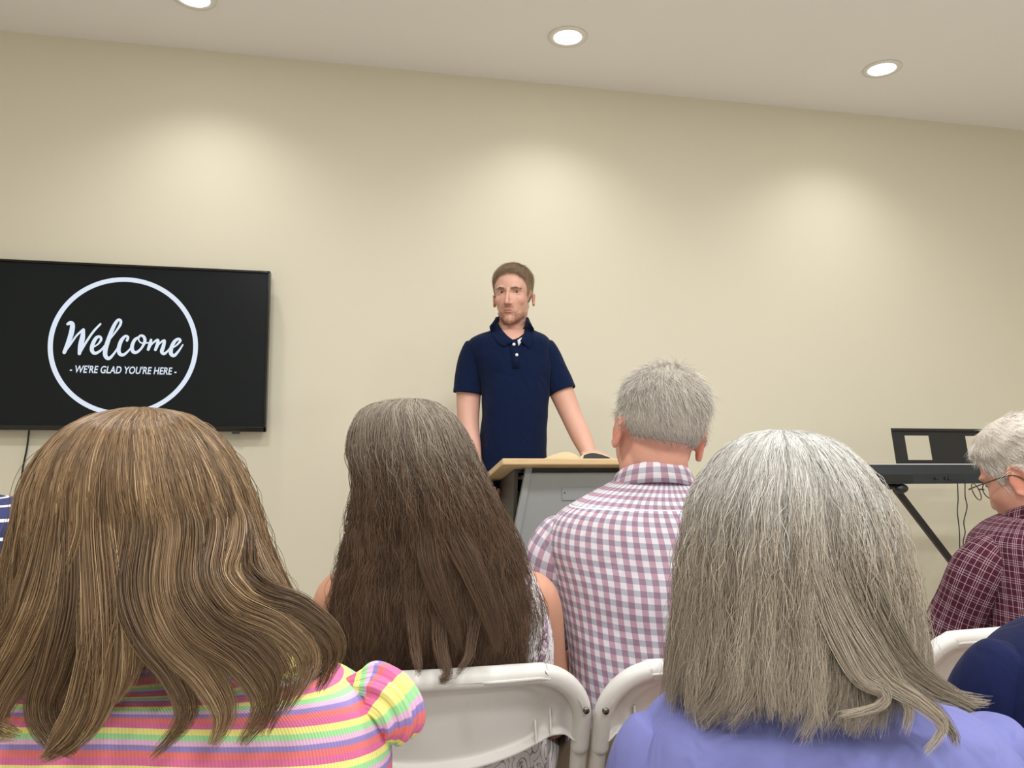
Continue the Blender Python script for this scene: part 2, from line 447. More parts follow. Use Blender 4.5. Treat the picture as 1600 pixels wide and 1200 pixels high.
def sleeve(pts, rad, n=40, steps=34, flat=1.0, hint=None, wrinkle=.004, seed=3, uoff=0, hem=.008, flare=None, voff=0):
    pts = np.asarray(pts, float); t = np.linspace(0, 1, steps)
    C = crom(pts, t); R = crom(np.array(rad, float)[:, None], t)[:, 0]
    T = np.gradient(C, axis=0); T /= np.linalg.norm(T, axis=1)[:, None]
    h = np.array(hint if hint is not None else HF); V = []; th = np.linspace(0, 2*math.pi, n+1)
    for j, (c, r, tt) in enumerate(zip(C, R, T)):
        A = h-tt*h.dot(tt); A /= np.linalg.norm(A); B = np.cross(tt, A)
        rr = r*np.ones(n+1)
        if flare is not None: rr = rr*flare(th, t[j])
        V.append(c + (rr*np.cos(th))[:, None]*A*flat + (rr*np.sin(th))[:, None]*B)
    V = np.array(V)
    Q = V.reshape(-1, 3); Nn = V-C[:, None]; Nn /= np.linalg.norm(Nn, axis=2)[..., None]
    V = V + Nn*(wob(Q, seed, 34, wrinkle, 8)*1.0).reshape(steps, n+1)[..., None]; V[:, n] = V[:, 0]
    # hem turned inside
    last = V[-1]; inner = C[-1] + (last-C[-1])*.88 ; inner2 = C[-3] + (V[-3]-C[-3])*.85
    V = np.concatenate([V, inner[None], inner2[None]]); k = len(V); m_ = n+1
    vl = np.concatenate([[0], np.cumsum(np.linalg.norm(np.diff(C, axis=0), axis=1)), ])
    vl = np.concatenate([vl, [vl[-1]+.005, vl[-1]+.02]])
    uv = np.stack([np.broadcast_to(th*np.mean(R)+uoff, (k, m_)), np.broadcast_to((-vl+voff)[:, None], (k, m_))], -1)
    Fc = [(j*m_+i, j*m_+i+1, (j+1)*m_+i+1, (j+1)*m_+i) for j in range(k-1) for i in range(n)]
    return V.reshape(-1, 3), Fc, uv.reshape(-1, 2)

# ------------------------------------------------------------------ hair
def strands(name, pts, rad, mat, parent, tone, tip=.25):
    """pts (N,K,3) world -> one hair curves object"""
    Nn, K = pts.shape[:2]
    hc = bpy.data.hair_curves.new(name); hc.add_curves([K]*Nn)
    hc.position_data.foreach_set('vector', to_local(pts.reshape(-1, 3), parent, None).astype(np.float32).ravel())
    r = np.broadcast_to(np.asarray(rad, float).reshape(-1, 1), (Nn, K))*(1-(1-tip)*np.linspace(0, 1, K)**2)
    at = hc.attributes.get('radius') or hc.attributes.new('radius', 'FLOAT', 'POINT')
    at.data.foreach_set('value', r.astype(np.float32).ravel())
    at = hc.attributes.new('tone', 'FLOAT', 'POINT')
    at.data.foreach_set('value', np.repeat(np.clip(tone, 0, 1), K).astype(np.float32))
    at = hc.attributes.new('along', 'FLOAT', 'POINT')
    at.data.foreach_set('value', np.tile(np.linspace(0, 1, K), Nn).astype(np.float32))
    hc.materials.append(mat)
    o = bpy.data.objects.new(name, hc); link(o, parent)
    return o

class HairLoft:
    """rows (xl, xr, py, ahead, half_depth); surface point at angle a (0 = back centre, +-90 = silhouettes), level v"""
    def __init__(self, rows, yaw=0.0):
        c, s = math.cos(yaw), math.sin(yaw)
        self.AX = RT0*c + HF*s; self.AY = HF*c - RT0*s
        ctr, hw, hd = [], [], []
        for xl, xr, py, h, d in rows:
            a, b_ = P(xl, py, h), P(xr, py, h); ctr.append((a+b_)/2); hw.append(np.linalg.norm(b_-a)/2); hd.append(d)
        self.ctr, self.hw, self.hd = np.array(ctr), np.array(hw), np.array(hd)
    def __call__(self, a, v, k=1.0):
        C = crom(self.ctr, v); W = crom(self.hw, v); D = crom(self.hd, v)
        return C + (W*np.sin(a)*k)[..., None]*self.AX - (D*np.cos(a)*k)[..., None]*self.AY
def sm(x, a, b_):
    y = np.clip((x-a)/(b_-a), 0, 1); return y*y*(3-2*y)
def loft_hair(L, n, seed, amax, K=26, clumps=60, clump=.7, wave=.03, wfreq=2.2, fine=.0012, ragged=.07, inset=.10, endv=None, start=.30, fly=.02, tonebase=None, curl=0.0, kin=1.0, flick=None):
    r = np.random.RandomState(seed)
    a0 = r.uniform(-amax, amax, n)
    cc = np.sort(r.uniform(-amax, amax, clumps)); ci = np.abs(a0[:, None]-cc[None]).argmin(1)
    ctone = r.uniform(.2, .8, clumps); cph = r.uniform(0, 6.28, clumps); cph2 = r.uniform(0, 6.28, clumps); clen = r.uniform(-1, 1, clumps)
    v0 = np.where(r.rand(n) < .45, r.uniform(0, .03, n), r.uniform(0, start, n))
    v1 = 1.0 - ragged*np.abs(r.normal(size=n))*.6 - ragged*.5*(clen[ci]+1)
    if endv is not None: v1 = v1*endv(a0)
    s = np.linspace(0, 1, K)[None]; v = v0[:, None]+(v1-v0)[:, None]*s
    pull = clump*sm(v, .12, .85)
    a = a0[:, None]*(1-pull) + cc[ci][:, None]*pull
    a = a + wave*sm(v, .1, .8)*np.sin(v*6.28*wfreq+cph[ci][:, None]) + (r.normal(size=n)*.035)[:, None]*v
    if flick is not None:
        fa = r.uniform(flick[0], flick[1], clumps)[ci][:, None]; a = a + fa*np.clip((v-.80)/.20, 0, 1)**2.2
    lay = inset*r.rand(n)**1.3
    k = 1.0 - lay[:, None] - .035*pull*np.abs(np.sin(cph2[ci]))[:, None] + .02*np.sin(v*6.28*wfreq*.8+cph2[ci][:, None])*sm(v, .2, .7)
    f = r.rand(n) < fly
    k = k + np.where(f, r.uniform(.01, .06, n), 0)[:, None]*np.sin(v*3.1)
    Q = L(a, v, k*kin)
    ph = r.uniform(0, 6.28, (n, 1, 3)); fr = r.uniform(4, 11, (n, 1, 3))
    amp = fine*(.3+v[..., None])*np.where(f, 3.0, 1.0)[:, None, None]
    Q = Q + amp*np.sin(s[..., None]*fr*3.0+ph)
    if curl:
        Q = Q + curl*sm(v, .15, .6)[..., None]*np.sin(v[..., None]*np.array([50, 60, 44])*1.0+cph[ci][:, None, None]+r.uniform(0, 1.2, (n, 1, 3)))
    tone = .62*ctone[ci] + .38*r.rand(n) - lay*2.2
    return Q, tone
def lock(pts, rad, n, seed, K=30, fine=.0015, tone=.5, tip=.45):
    """pts rows (px, py, ahead): a tress of hair"""
    r = np.random.RandomState(seed); G = np.array([P(*p) for p in pts]); s = np.linspace(0, 1, K)
    C = crom(G, s); T = np.gradient(C, axis=0); T /= np.linalg.norm(T, axis=1)[:, None]
    A = np.cross(T, -HF); A /= np.linalg.norm(A, axis=1)[:, None]; B = np.cross(T, A)
    R = crom(np.array(rad, float)[:, None] if np.ndim(rad) else np.array([[rad]]*2), s)[:, 0]
    th = r.uniform(0, 6.28, n); rr = np.sqrt(r.rand(n)); x = rr*np.cos(th); y = rr*np.sin(th)*.6
    tw = .8*s[None]
    xx = x[:, None]*np.cos(tw)-y[:, None]*np.sin(tw); yy = x[:, None]*np.sin(tw)*.6+y[:, None]*np.cos(tw)
    e = r.uniform(.86, 1, n)
    S = s[None]*e[:, None]
    Ci = np.stack([np.interp(S, s, C[:, i]) for i in range(3)], -1)
    Ai = np.stack([np.interp(S, s, A[:, i]) for i in range(3)], -1); Bi = np.stack([np.interp(S, s, B[:, i]) for i in range(3)], -1)
    Ri = np.interp(S, s, R)
    Q = Ci + (xx*Ri)[..., None]*Ai + (yy*Ri)[..., None]*Bi
    Q = Q + fine*np.sin(s[None, :, None]*r.uniform(3, 9, (n, 1, 3))+r.uniform(0, 6.28, (n, 1, 3)))*s[None, :, None]
    return Q, np.clip(tone + r.normal(size=n)*.14 + .12*y/.6, 0, 1)
def lock_hair(L, rows_py, pts, rad, n, seed, da=.16, K=40, fine=.0012, tone=.5):
    """strands that leave the crown inside the hair, then run down into a curling tress; pts rows (px, py, ahead)"""
    r = np.random.RandomState(seed); G = np.array([P(*q) for q in pts]); py0 = pts[0][1]
    vs = float(np.interp(py0, rows_py, np.linspace(0, 1, len(rows_py))))
    C0 = crom(L.ctr, np.array([vs]))[0]; W0 = crom(L.hw, np.array([vs]))[0]
    ac = math.asin(max(-.97, min(.97, float((G[0]-C0).dot(L.AX)/W0))))
    g0 = L(np.array([ac]), np.array([vs]), .97)[0]; dlt = g0-G[0]; G[0] = g0; G[1] = G[1]+dlt*.4
    rr = np.sqrt(r.rand(n)); th = r.uniform(0, 6.28, n); x = rr*np.cos(th); y = rr*np.sin(th)*.55
    v0 = r.uniform(0, .30, n); s = np.linspace(0, 1, K)[None]; e = r.uniform(.80, 1, n)[:, None]
    g = v0[:, None]*(1-s) + s*e*1.0                      # global parameter 0..1
    split = .52
    v = vs*np.clip(g/split, 0, 1.35); tt = np.clip((g-split)/(1-split), 0, 1)
    a = ac + x[:, None]*da*(1.0-.25*s)
    k = .985-.05*r.rand(n)[:, None] + .01*np.sin(7*v+3*x[:, None])
    A_ = L(a, np.minimum(v, .95), k)
    sg = np.linspace(0, 1, 60); C = crom(G, sg); T = np.gradient(C, axis=0); T /= np.linalg.norm(T, axis=1)[:, None]
    X = np.cross(T, -HF); X /= np.linalg.norm(X, axis=1)[:, None]; Y = np.cross(T, X)
    R = crom(np.array(rad, float)[:, None], sg)[:, 0]
    ip = lambda F_: np.stack([np.interp(tt, sg, F_[:, i]) for i in range(3)], -1)
    Rr = np.interp(tt, sg, R); tw = 1.1*tt
    xx = x[:, None]*np.cos(tw)-y[:, None]*np.sin(tw)*.6; yy = x[:, None]*np.sin(tw)*.5+y[:, None]*np.cos(tw)
    B_ = ip(C)-(xx*Rr)[..., None]*ip(X)*(-1 if False else 1) + (yy*Rr)[..., None]*ip(Y)
    b_ = sm(g, split-.10, split+.16)[..., None]
    Q = A_*(1-b_)+B_*b_
    Q = Q + fine*(.2+s[..., None])*np.sin(s[..., None]*r.uniform(4, 11, (n, 1, 3))+r.uniform(0, 6.28, (n, 1, 3)))
    return Q, np.clip(tone + r.normal(size=n)*.17 + .15*y/.55, 0, 1)
def hair_base(L, mat, parent, amax, v_end=.9, k=.9, nu=64, nv=40, name='hair', tone=.15, endv=None):
    a = np.linspace(-amax, amax, nu); v = np.linspace(0, v_end, nv)
    A, Vv = np.meshgrid(a, v)
    if endv is not None: Vv = Vv*endv(A)
    kk = k*(1-.25*sm(Vv, v_end*.8, v_end))
    Q = L(A, Vv, kk); inner = L(A, Vv, kk*.55)
    n = nu*nv; V = np.vstack([Q.reshape(-1, 3), inner.reshape(-1, 3)])
    Fc = [(j*nu+i, (j+1)*nu+i, (j+1)*nu+i+1, j*nu+i+1) for j in range(nv-1) for i in range(nu-1)]
    Fc += [tuple(x+n for x in f[::-1]) for f in Fc]
    Fc += [((nv-1)*nu+i+1, (nv-1)*nu+i, (nv-1)*nu+i+n, (nv-1)*nu+i+1+n) for i in range(nu-1)]
    for c in (0, nu-1): Fc += [(j*nu+c, (j+1)*nu+c, (j+1)*nu+c+n, j*nu+c+n) for j in range(nv-1)]
    return mk(name, V, Fc, mat, parent, attrs={'tone': np.full(len(V), tone), 'along': np.concatenate([Vv.ravel()]*2)})
def fur(V, Nn, idx, flow, length, lift, seed, n, K=7, jitter=.25, out=0.0):
    """short hair: n strands rooted on vertices idx; flow(V,N)->tangent direction"""
    r = np.random.RandomState(seed); pick = r.choice(idx, n)
    root = V[pick] + r.normal(size=(n, 3))*.0018; nn = Nn[pick]
    fl = flow(root, nn); fl = fl - nn*np.sum(fl*nn, 1)[:, None]; fl /= np.linalg.norm(fl, axis=1)[:, None]+1e-9
    fl = fl + r.normal(size=(n, 3))*jitter
    ln = (length(root) if callable(length) else length)*r.uniform(.6, 1.15, n)
    s = np.linspace(0, 1, K)[None, :, None]
    lf = (lift(root) if callable(lift) else np.full(n, lift))[:, None, None]
    Q = root[:, None] + nn[:, None]*out + ln[:, None, None]*(s*(1-.3*lf)*fl[:, None]*(.35+.65*s) + lf*nn[:, None]*(s-.45*s*s))
    return Q

# ------------------------------------------------------------------ people
def head_frame(c, fwd, tilt=0.0, roll=0.0, scale=.95):
    """c world position of the head centre, fwd horizontal direction, tilt>0 looks down"""
    f = np.array(fwd, float); f[2] = 0; f /= np.linalg.norm(f)
    x = np.cross(f, (0, 0, 1)); z = np.array([0, 0, 1.0])
    f2 = f*math.cos(tilt)-z*math.sin(tilt); z2 = np.cross(x, f2)
    x3 = x*math.cos(roll)+z2*math.sin(roll); z3 = np.cross(x3, f2)
    R = np.stack([x3, f2, z3], 1)*scale
    return lambda Q: np.asarray(Q, float) @ R.T + np.array(c), (lambda W: (np.asarray(W)-np.array(c)) @ np.linalg.inv(R).T)
def head_shells(face=True, jaw=1.0, nose=1.0):
    e = []
    e.append(ellipsoid((0, -.012, .035), (.077, .098, .087)))
    e.append(ellipsoid((0, .018, -.022), (.063*jaw, .070, .082)))
    e.append(ellipsoid((0, .028, -.070), (.049*jaw, .050, .044)))
    e.append(ellipsoid((0, .060, -.098), (.024, .022, .020)))
    for s in (-1, 1):
        e.append(ellipsoid((s*.036, .050, -.022), (.025, .024, .028)))
        e.append(ellipsoid((s*.026, .074, .024), (.027, .013, .009)))
        e.append(ellipsoid((s*.044*jaw, -.005, -.062), (.013, .030, .030)))
    if face:
        e.append(tube([(0, .082, .018), (0, .082+.010*nose, -.004), (0, .082+.019*nose, -.024), (0, .082+.023*nose, -.036)], [.0065, .0072, .0086, .0098]))
        for s in (-1, 1): e.append(ellipsoid((s*.0118, .082+.010*nose, -.039), (.0068, .009, .0062)))
        e.append(ellipsoid((0, .064, -.062), (.034, .022, .026)))
    return e
EARS = []
def ear_shells(s, k=1.0, dy=0.0, dz=0.0):
    R = np.array(Matrix.Rotation(s*math.radians(-17), 3, 'Z'))
    c = np.array([s*.080, -.008+dy, -.006+dz])
    out = [ellipsoid(c, (.0055, .017*k, .030*k), R)]
    arc = [(.0, .010, -.022), (.003*s, -.004, -.030), (.006*s, -.014, -.012), (.009*s, -.018, .010), (.008*s, -.010, .028), (.004*s, .006, .030), (.0, .014, .018)]
    out.append(tube([c+R @ (np.array(a)*k) for a in arc], [.005, .006, .0045, .004, .004, .004, .003], n=8))
    return out
def hand_shells(wrist, d, nrm, side, curl=.5, spread=.16, scale=1.0):
    """d: direction of the hand, nrm: back-of-hand normal, side=+1 thumb on +x (d x nrm)"""
    d = np.array(d, float); d /= np.linalg.norm(d); nrm = np.array(nrm, float); nrm -= d*nrm.dot(d); nrm /= np.linalg.norm(nrm)
    x = np.cross(d, nrm)*side
    w = np.array(wrist, float); out = []
    k = scale
    out.append(tube([w-d*.02*k, w+d*.02*k, w+d*.05*k, w+d*.085*k], [.024*k, .032*k, .040*k, .038*k], n=14, flat=.42, hint=nrm))
    for i, (off, ln) in enumerate(((.030, .070), (.010, .078), (-.010, .072), (-.029, .056))):
        p = w+d*.088*k+x*off*k; ang = 0.0; pts = [p-d*.02*k, p]; dirv = d+x*off*spread*6
        for q, fr in enumerate((.45, .32, .23)):
            ang += curl*(.9 if q == 0 else 1.0)
            v = dirv/np.linalg.norm(dirv)*math.cos(ang)-nrm*math.sin(ang)
            p = p+v*ln*fr*k; pts.append(p)
        out.append(tube(pts, [.0095*k, .0095*k, .0085*k, .0078*k, .0068*k], n=9))
    b = w+d*.030*k+x*.026*k; v = d*.65+x*.75-nrm*.2*(1+curl)
    v /= np.linalg.norm(v); v2 = d*.9+x*.25-nrm*.3*(1+curl); v2 /= np.linalg.norm(v2)
    out.append(tube([b, b+v*.032*k, b+v*.032*k+v2*.030*k, b+v*.032*k+v2*.052*k], [.014*k, .0115*k, .0100*k, .008*k], n=9))
    return out
def body(label, base, mat, HT, face, torso_rows, yaw, arms, voxel=.005, legs=None, jaw=1.0, group=None, feat=True, cats='person', neck=None, inset=.90, nose=1.0, ear=(1.0, 0, 0)):
    """arms: list of (pts(4..), radii, hand args). Returns the top-level object, vertices, normals"""
    T, Ti = HT
    hs = [(T(v), f) for v, f in head_shells(True, jaw, nose)]
    es = []
    for s in (-1, 1): es += [(T(v), f) for v, f in ear_shells(s, *ear)]
    if feat:
        V, Fc, _ = remesh(hs, .0028, 5)
        L = Ti(V)
        for s in (-1, 1):
            d2 = ((L[:, 0]-s*.031)/.017)**2+((L[:, 2]-.008)/.0115)**2
            w = np.exp(-d2)*(L[:, 1] > .03); L[:, 1] -= .011*w
            d2 = ((L[:, 0]-s*.050)/.012)**2+((L[:, 2]+.05)/.02)**2
            L[:, 1] -= .004*np.exp(-d2)*(L[:, 1] > .03)
        hs = [(T(L), Fc)]
        for s in (-1, 1):   # lids
            hs.append((T(ellipsoid((s*.031, .0640, .008+.0074), (.0150, .0130, .0068))[0]), ellipsoid((0, 0, 0), (1, 1, 1))[1]))
            hs.append((T(ellipsoid((s*.031, .0635, .008-.0074), (.0145, .0125, .0062))[0]), ellipsoid((0, 0, 0), (1, 1, 1))[1]))
        for pts, rr in (([(-.023, .078, -.0645), (-.010, .087, -.0605), (0, .0885, -.0615), (.010, .087, -.0605), (.023, .078, -.0645)], [.002, .0042, .0042, .0042, .002]),
                        ([(-.021, .077, -.0665), (-.010, .085, -.0705), (0, .0865, -.0715), (.010, .085, -.0705), (.021, .077, -.0665)], [.002, .0040, .0045, .0040, .002])):
            v, f = tube(pts, rr, n=8); hs.append((T(v), f))
    sh = hs+es
    # neck
    neck_top = T((0, -.018, -.04)); C = [P((a+b_)/2, y, h) for a, b_, y, h, d in torso_rows]
    nb = C[1] if neck is None else np.array(neck)
    sh.append(tube([neck_top, (neck_top*.5+nb*.5), nb, nb-np.array([0, 0, .06])], [.056, .054, .060, .075], n=20))
    # torso under the clothes
    rr = []
    for (a, b_, y, h, d) in torso_rows[1:]:
        m_, w = (a+b_)/2, (b_-a)/2*inset; rr.append((m_-w, m_+w, y, h, d*inset))
    Vt, Ft, _, _ = loft_cam(rr, yaw, n=40, steps=40)
    m_ = 41; kk = 40
    Ft = Ft+[tuple(range(m_-1)), tuple((kk-1)*m_+i for i in range(m_-1))[::-1]]
    # weld the seam column by dropping it
    keep = {j*m_+40: j*m_ for j in range(kk)}
    Ft = [tuple(keep.get(i, i) for i in f) for f in Ft]
    sh.append((Vt, Ft))
    for pts, rad, hargs in arms:
        sh.append(tube(pts, rad, n=32, steps=len(pts)*7))
        if hargs: sh += hand_shells(pts[-1], *hargs)
    for l in (legs or []): sh.append(tube(*l, n=14))
    V, Fc, Nn = remesh(sh, voxel, 4)
    L = Ti(V)
    tint = np.ones((len(V), 4))
    def patch(c, r, col, p=1.0):
        w = np.exp(-(((L-np.array(c))/np.array(r))**2).sum(1))*p
        tint[:, :3] = tint[:, :3]*(1-w[:, None])+tint[:, :3]*np.array(col)*w[:, None]
    if feat:
        for s in (-1, 1):
            patch((s*.042, .062, -.030), (.018, .03, .018), (1.0, .80, .78), .6)
            patch((s*.083, -.01, -.006), (.010, .03, .035), (1.0, .72, .68), .9)
            patch((s*.031, .075, .009), (.019, .016, .013), (.80, .66, .62), .75)
        patch((0, .105, -.028), (.013, .02, .014), (1.0, .76, .74), .7)
        patch((0, .085, -.060), (.018, .014, .0042), (.80, .52, .52), .95)
        patch((0, .085, -.0715), (.018, .014, .0050), (.86, .56, .54), .95)
        patch((0, .085, -.0662), (.020, .02, .0020), (.30, .2, .2), .95)
    o = mk('person', V, Fc, mat, None, Matrix.Translation(Vector(base)), attrs={'tint': tint})
    tag(o, label, cats, group)
    return o, V, Nn, L
def seated_legs(pelvis, fwd, width=.19, drop=.44, thigh=.42):
    f = np.array(fwd, float); x = np.cross(f, (0, 0, 1)); out = []
    for s in (-1, 1):
        hip = pelvis+x*s*width/2; knee = hip+f*thigh+np.array([0, 0, .03]); ank = knee.copy(); ank[2] = .09; ank -= f*.03
        out.append((hip, knee, ank))
    return out
def trousers(parent, legs, mat, f, name='trousers', waist=None):
    sh = []
    for hip, knee, ank in legs:
        sh.append(tube([hip-f*.04, (hip+knee)/2, knee, (knee+ank)/2, ank], [.095, .085, .068, .062, .058], n=18))
    if waist is not None: sh.append(ellipsoid(waist, (.17, .13, .13)))
    V, Fc, _ = remesh(sh, .011, 5); V = V + (wob(V, 9, 30, .003))[:, None]*0
    mk(name, V, Fc, mat, parent)
def shoes(parent, legs, f, mat):
    for hip, knee, ank in legs:
        g = ank*1.0; g[2] = 0.0; x = np.cross(f, (0, 0, 1))
        R = np.stack([x, f, (0, 0, 1)], 1)
        V, Fc, _ = remesh([ellipsoid(g+f*.10+np.array([0, 0, .036]), (.045, .10, .034), R), ellipsoid(g+np.array([0, 0, .05]), (.038, .05, .048), R),
                           box(g+f*.07+np.array([0, 0, .012]), (.08, .24, .022), R)], .007, 4)
        mk('shoe', V, Fc, mat, parent)

exec_parts = []
# ------------------------------------------------------------------ the room
def structure(name, c, s, mat):
    o = mk(name, *box(c, s), mat, smooth=False); tag(o, None, None, kind='structure'); return o
X0, X1, Y0 = -3.0, 4.6, -3.4
structure('floor', ((X0+X1)/2, (WALL_Y+Y0)/2, -.05), (X1-X0+.2, WALL_Y-Y0+.2, .1), M['carpet'])
structure('wall_front', ((X0+X1)/2, WALL_Y+.05, CEIL/2), (X1-X0+.2, .1, CEIL), M['wall'])
structure('wall_back', ((X0+X1)/2, Y0-.05, CEIL/2), (X1-X0+.2, .1, CEIL), M['wall'])
structure('wall_left', (X0-.05, (WALL_Y+Y0)/2, CEIL/2), (.1, WALL_Y-Y0, CEIL), M['wall'])
structure('wall_right', (X1+.05, (WALL_Y+Y0)/2, CEIL/2), (.1, WALL_Y-Y0, CEIL), M['wall'])
structure('baseboard_front', ((X0+X1)/2, WALL_Y-.008, .05), (X1-X0, .016, .1), M['white_trim'])

# ceiling with round holes for the downlights: a slab; the lamps hang 3 mm under it
structure('ceiling', ((X0+X1)/2, (WALL_Y+Y0)/2, CEIL+.05), (X1-X0+.2, WALL_Y-Y0+.2, .1), M['ceiling'])
def ring_disc(c, r0, r1, z0, z1, n=48):
    """bevelled ring"""
    prof = [(r1, z0), (r1*.985, z1), (r0*1.04, z1), (r0, z0)]
    V = [(c[0]+r*math.cos(2*math.pi*i/n), c[1]+r*math.sin(2*math.pi*i/n), z) for r, z in prof for i in range(n)]
    return np.array(V), [(k*n+i, k*n+(i+1) % n, ((k+1) % 4)*n+(i+1) % n, ((k+1) % 4)*n+i) for k in range(4) for i in range(n)]
def disc(c, r, z, thick=.002, n=48):
    pts = [(c[0]+r*math.cos(2*math.pi*i/n), c[1]+r*math.sin(2*math.pi*i/n), z) for i in range(n)]
    return prism(pts, (0, 0, thick))
L1, L2, L3 = on_z(303, -4, CEIL), on_z(887, 57, CEIL), on_z(1378, 107, CEIL)
print('lamps', L1, L2, L3)
lamp_sites = [(L1, 'round recessed ceiling light cut off by the top edge of the photo, above the television'),
              (L2, 'round recessed ceiling light near the middle, above the speaker'),
              (L3, 'round recessed ceiling light farthest right, above the keyboard')]
for k, (p, lab) in enumerate(lamp_sites):
    r = empty('ceiling_light', (p[0], p[1], CEIL)); tag(r, lab, 'ceiling light', 'recessed ceiling lights')
    mk('trim_ring', *ring_disc(p, .058, .084, CEIL-.001, CEIL-.006), M['white_trim'], r)
    mk('diffuser', *disc(p, .057, CEIL-.0045), M['lamp'], r, smooth=False)
# rest of the lamps of the same room, behind and beside the view
DY = -1.75
others = [(L1[0]+dx, L2[1]+dy) for dy in (DY, 2*DY, 3*DY) for dx in (0, 1.5, 3.0)] 
spots = [(p[0], p[1]) for p, _ in lamp_sites]
for (x, y) in spots:
    d = bpy.data.lights.new('downlight', 'SPOT'); d.energy = LAMP_W*4; d.color = (1, .985, .965); d.spot_size = math.radians(128); d.spot_blend = .9; d.shadow_soft_size = .05
    o = bpy.data.objects.new('downlight', d); COL.objects.link(o); o.location = (x, y, CEIL-.02)
wx, wz = .7, 1.6  # unseen frame added behind the camera to go with the fill light
wf = [box((wx+dx, Y0+.02, wz), (.05, .04, 1.3)) for dx in (-1.25, 0, 1.25)]+[box((wx, Y0+.02, wz+dz), (2.55, .04, .05)) for dz in (-.65, .65)]
wo = mk('added_window_1', *join(wf), M['white_trim'], smooth=False); tag(wo, None, None, kind='structure')
area_light('back_fill', (wx, Y0+.05, wz), (math.radians(90), 0, 0), 2.4, BACK_FILL_W, (.93, .97, 1.0), size_y=1.25)  # fill light added in that frame to brighten ceiling and front wall
for (x, y) in others:
    area_light('room_lamp', (x, y, CEIL-.01), (0, 0, 0), .30, FILL_W, (1, .985, .975))

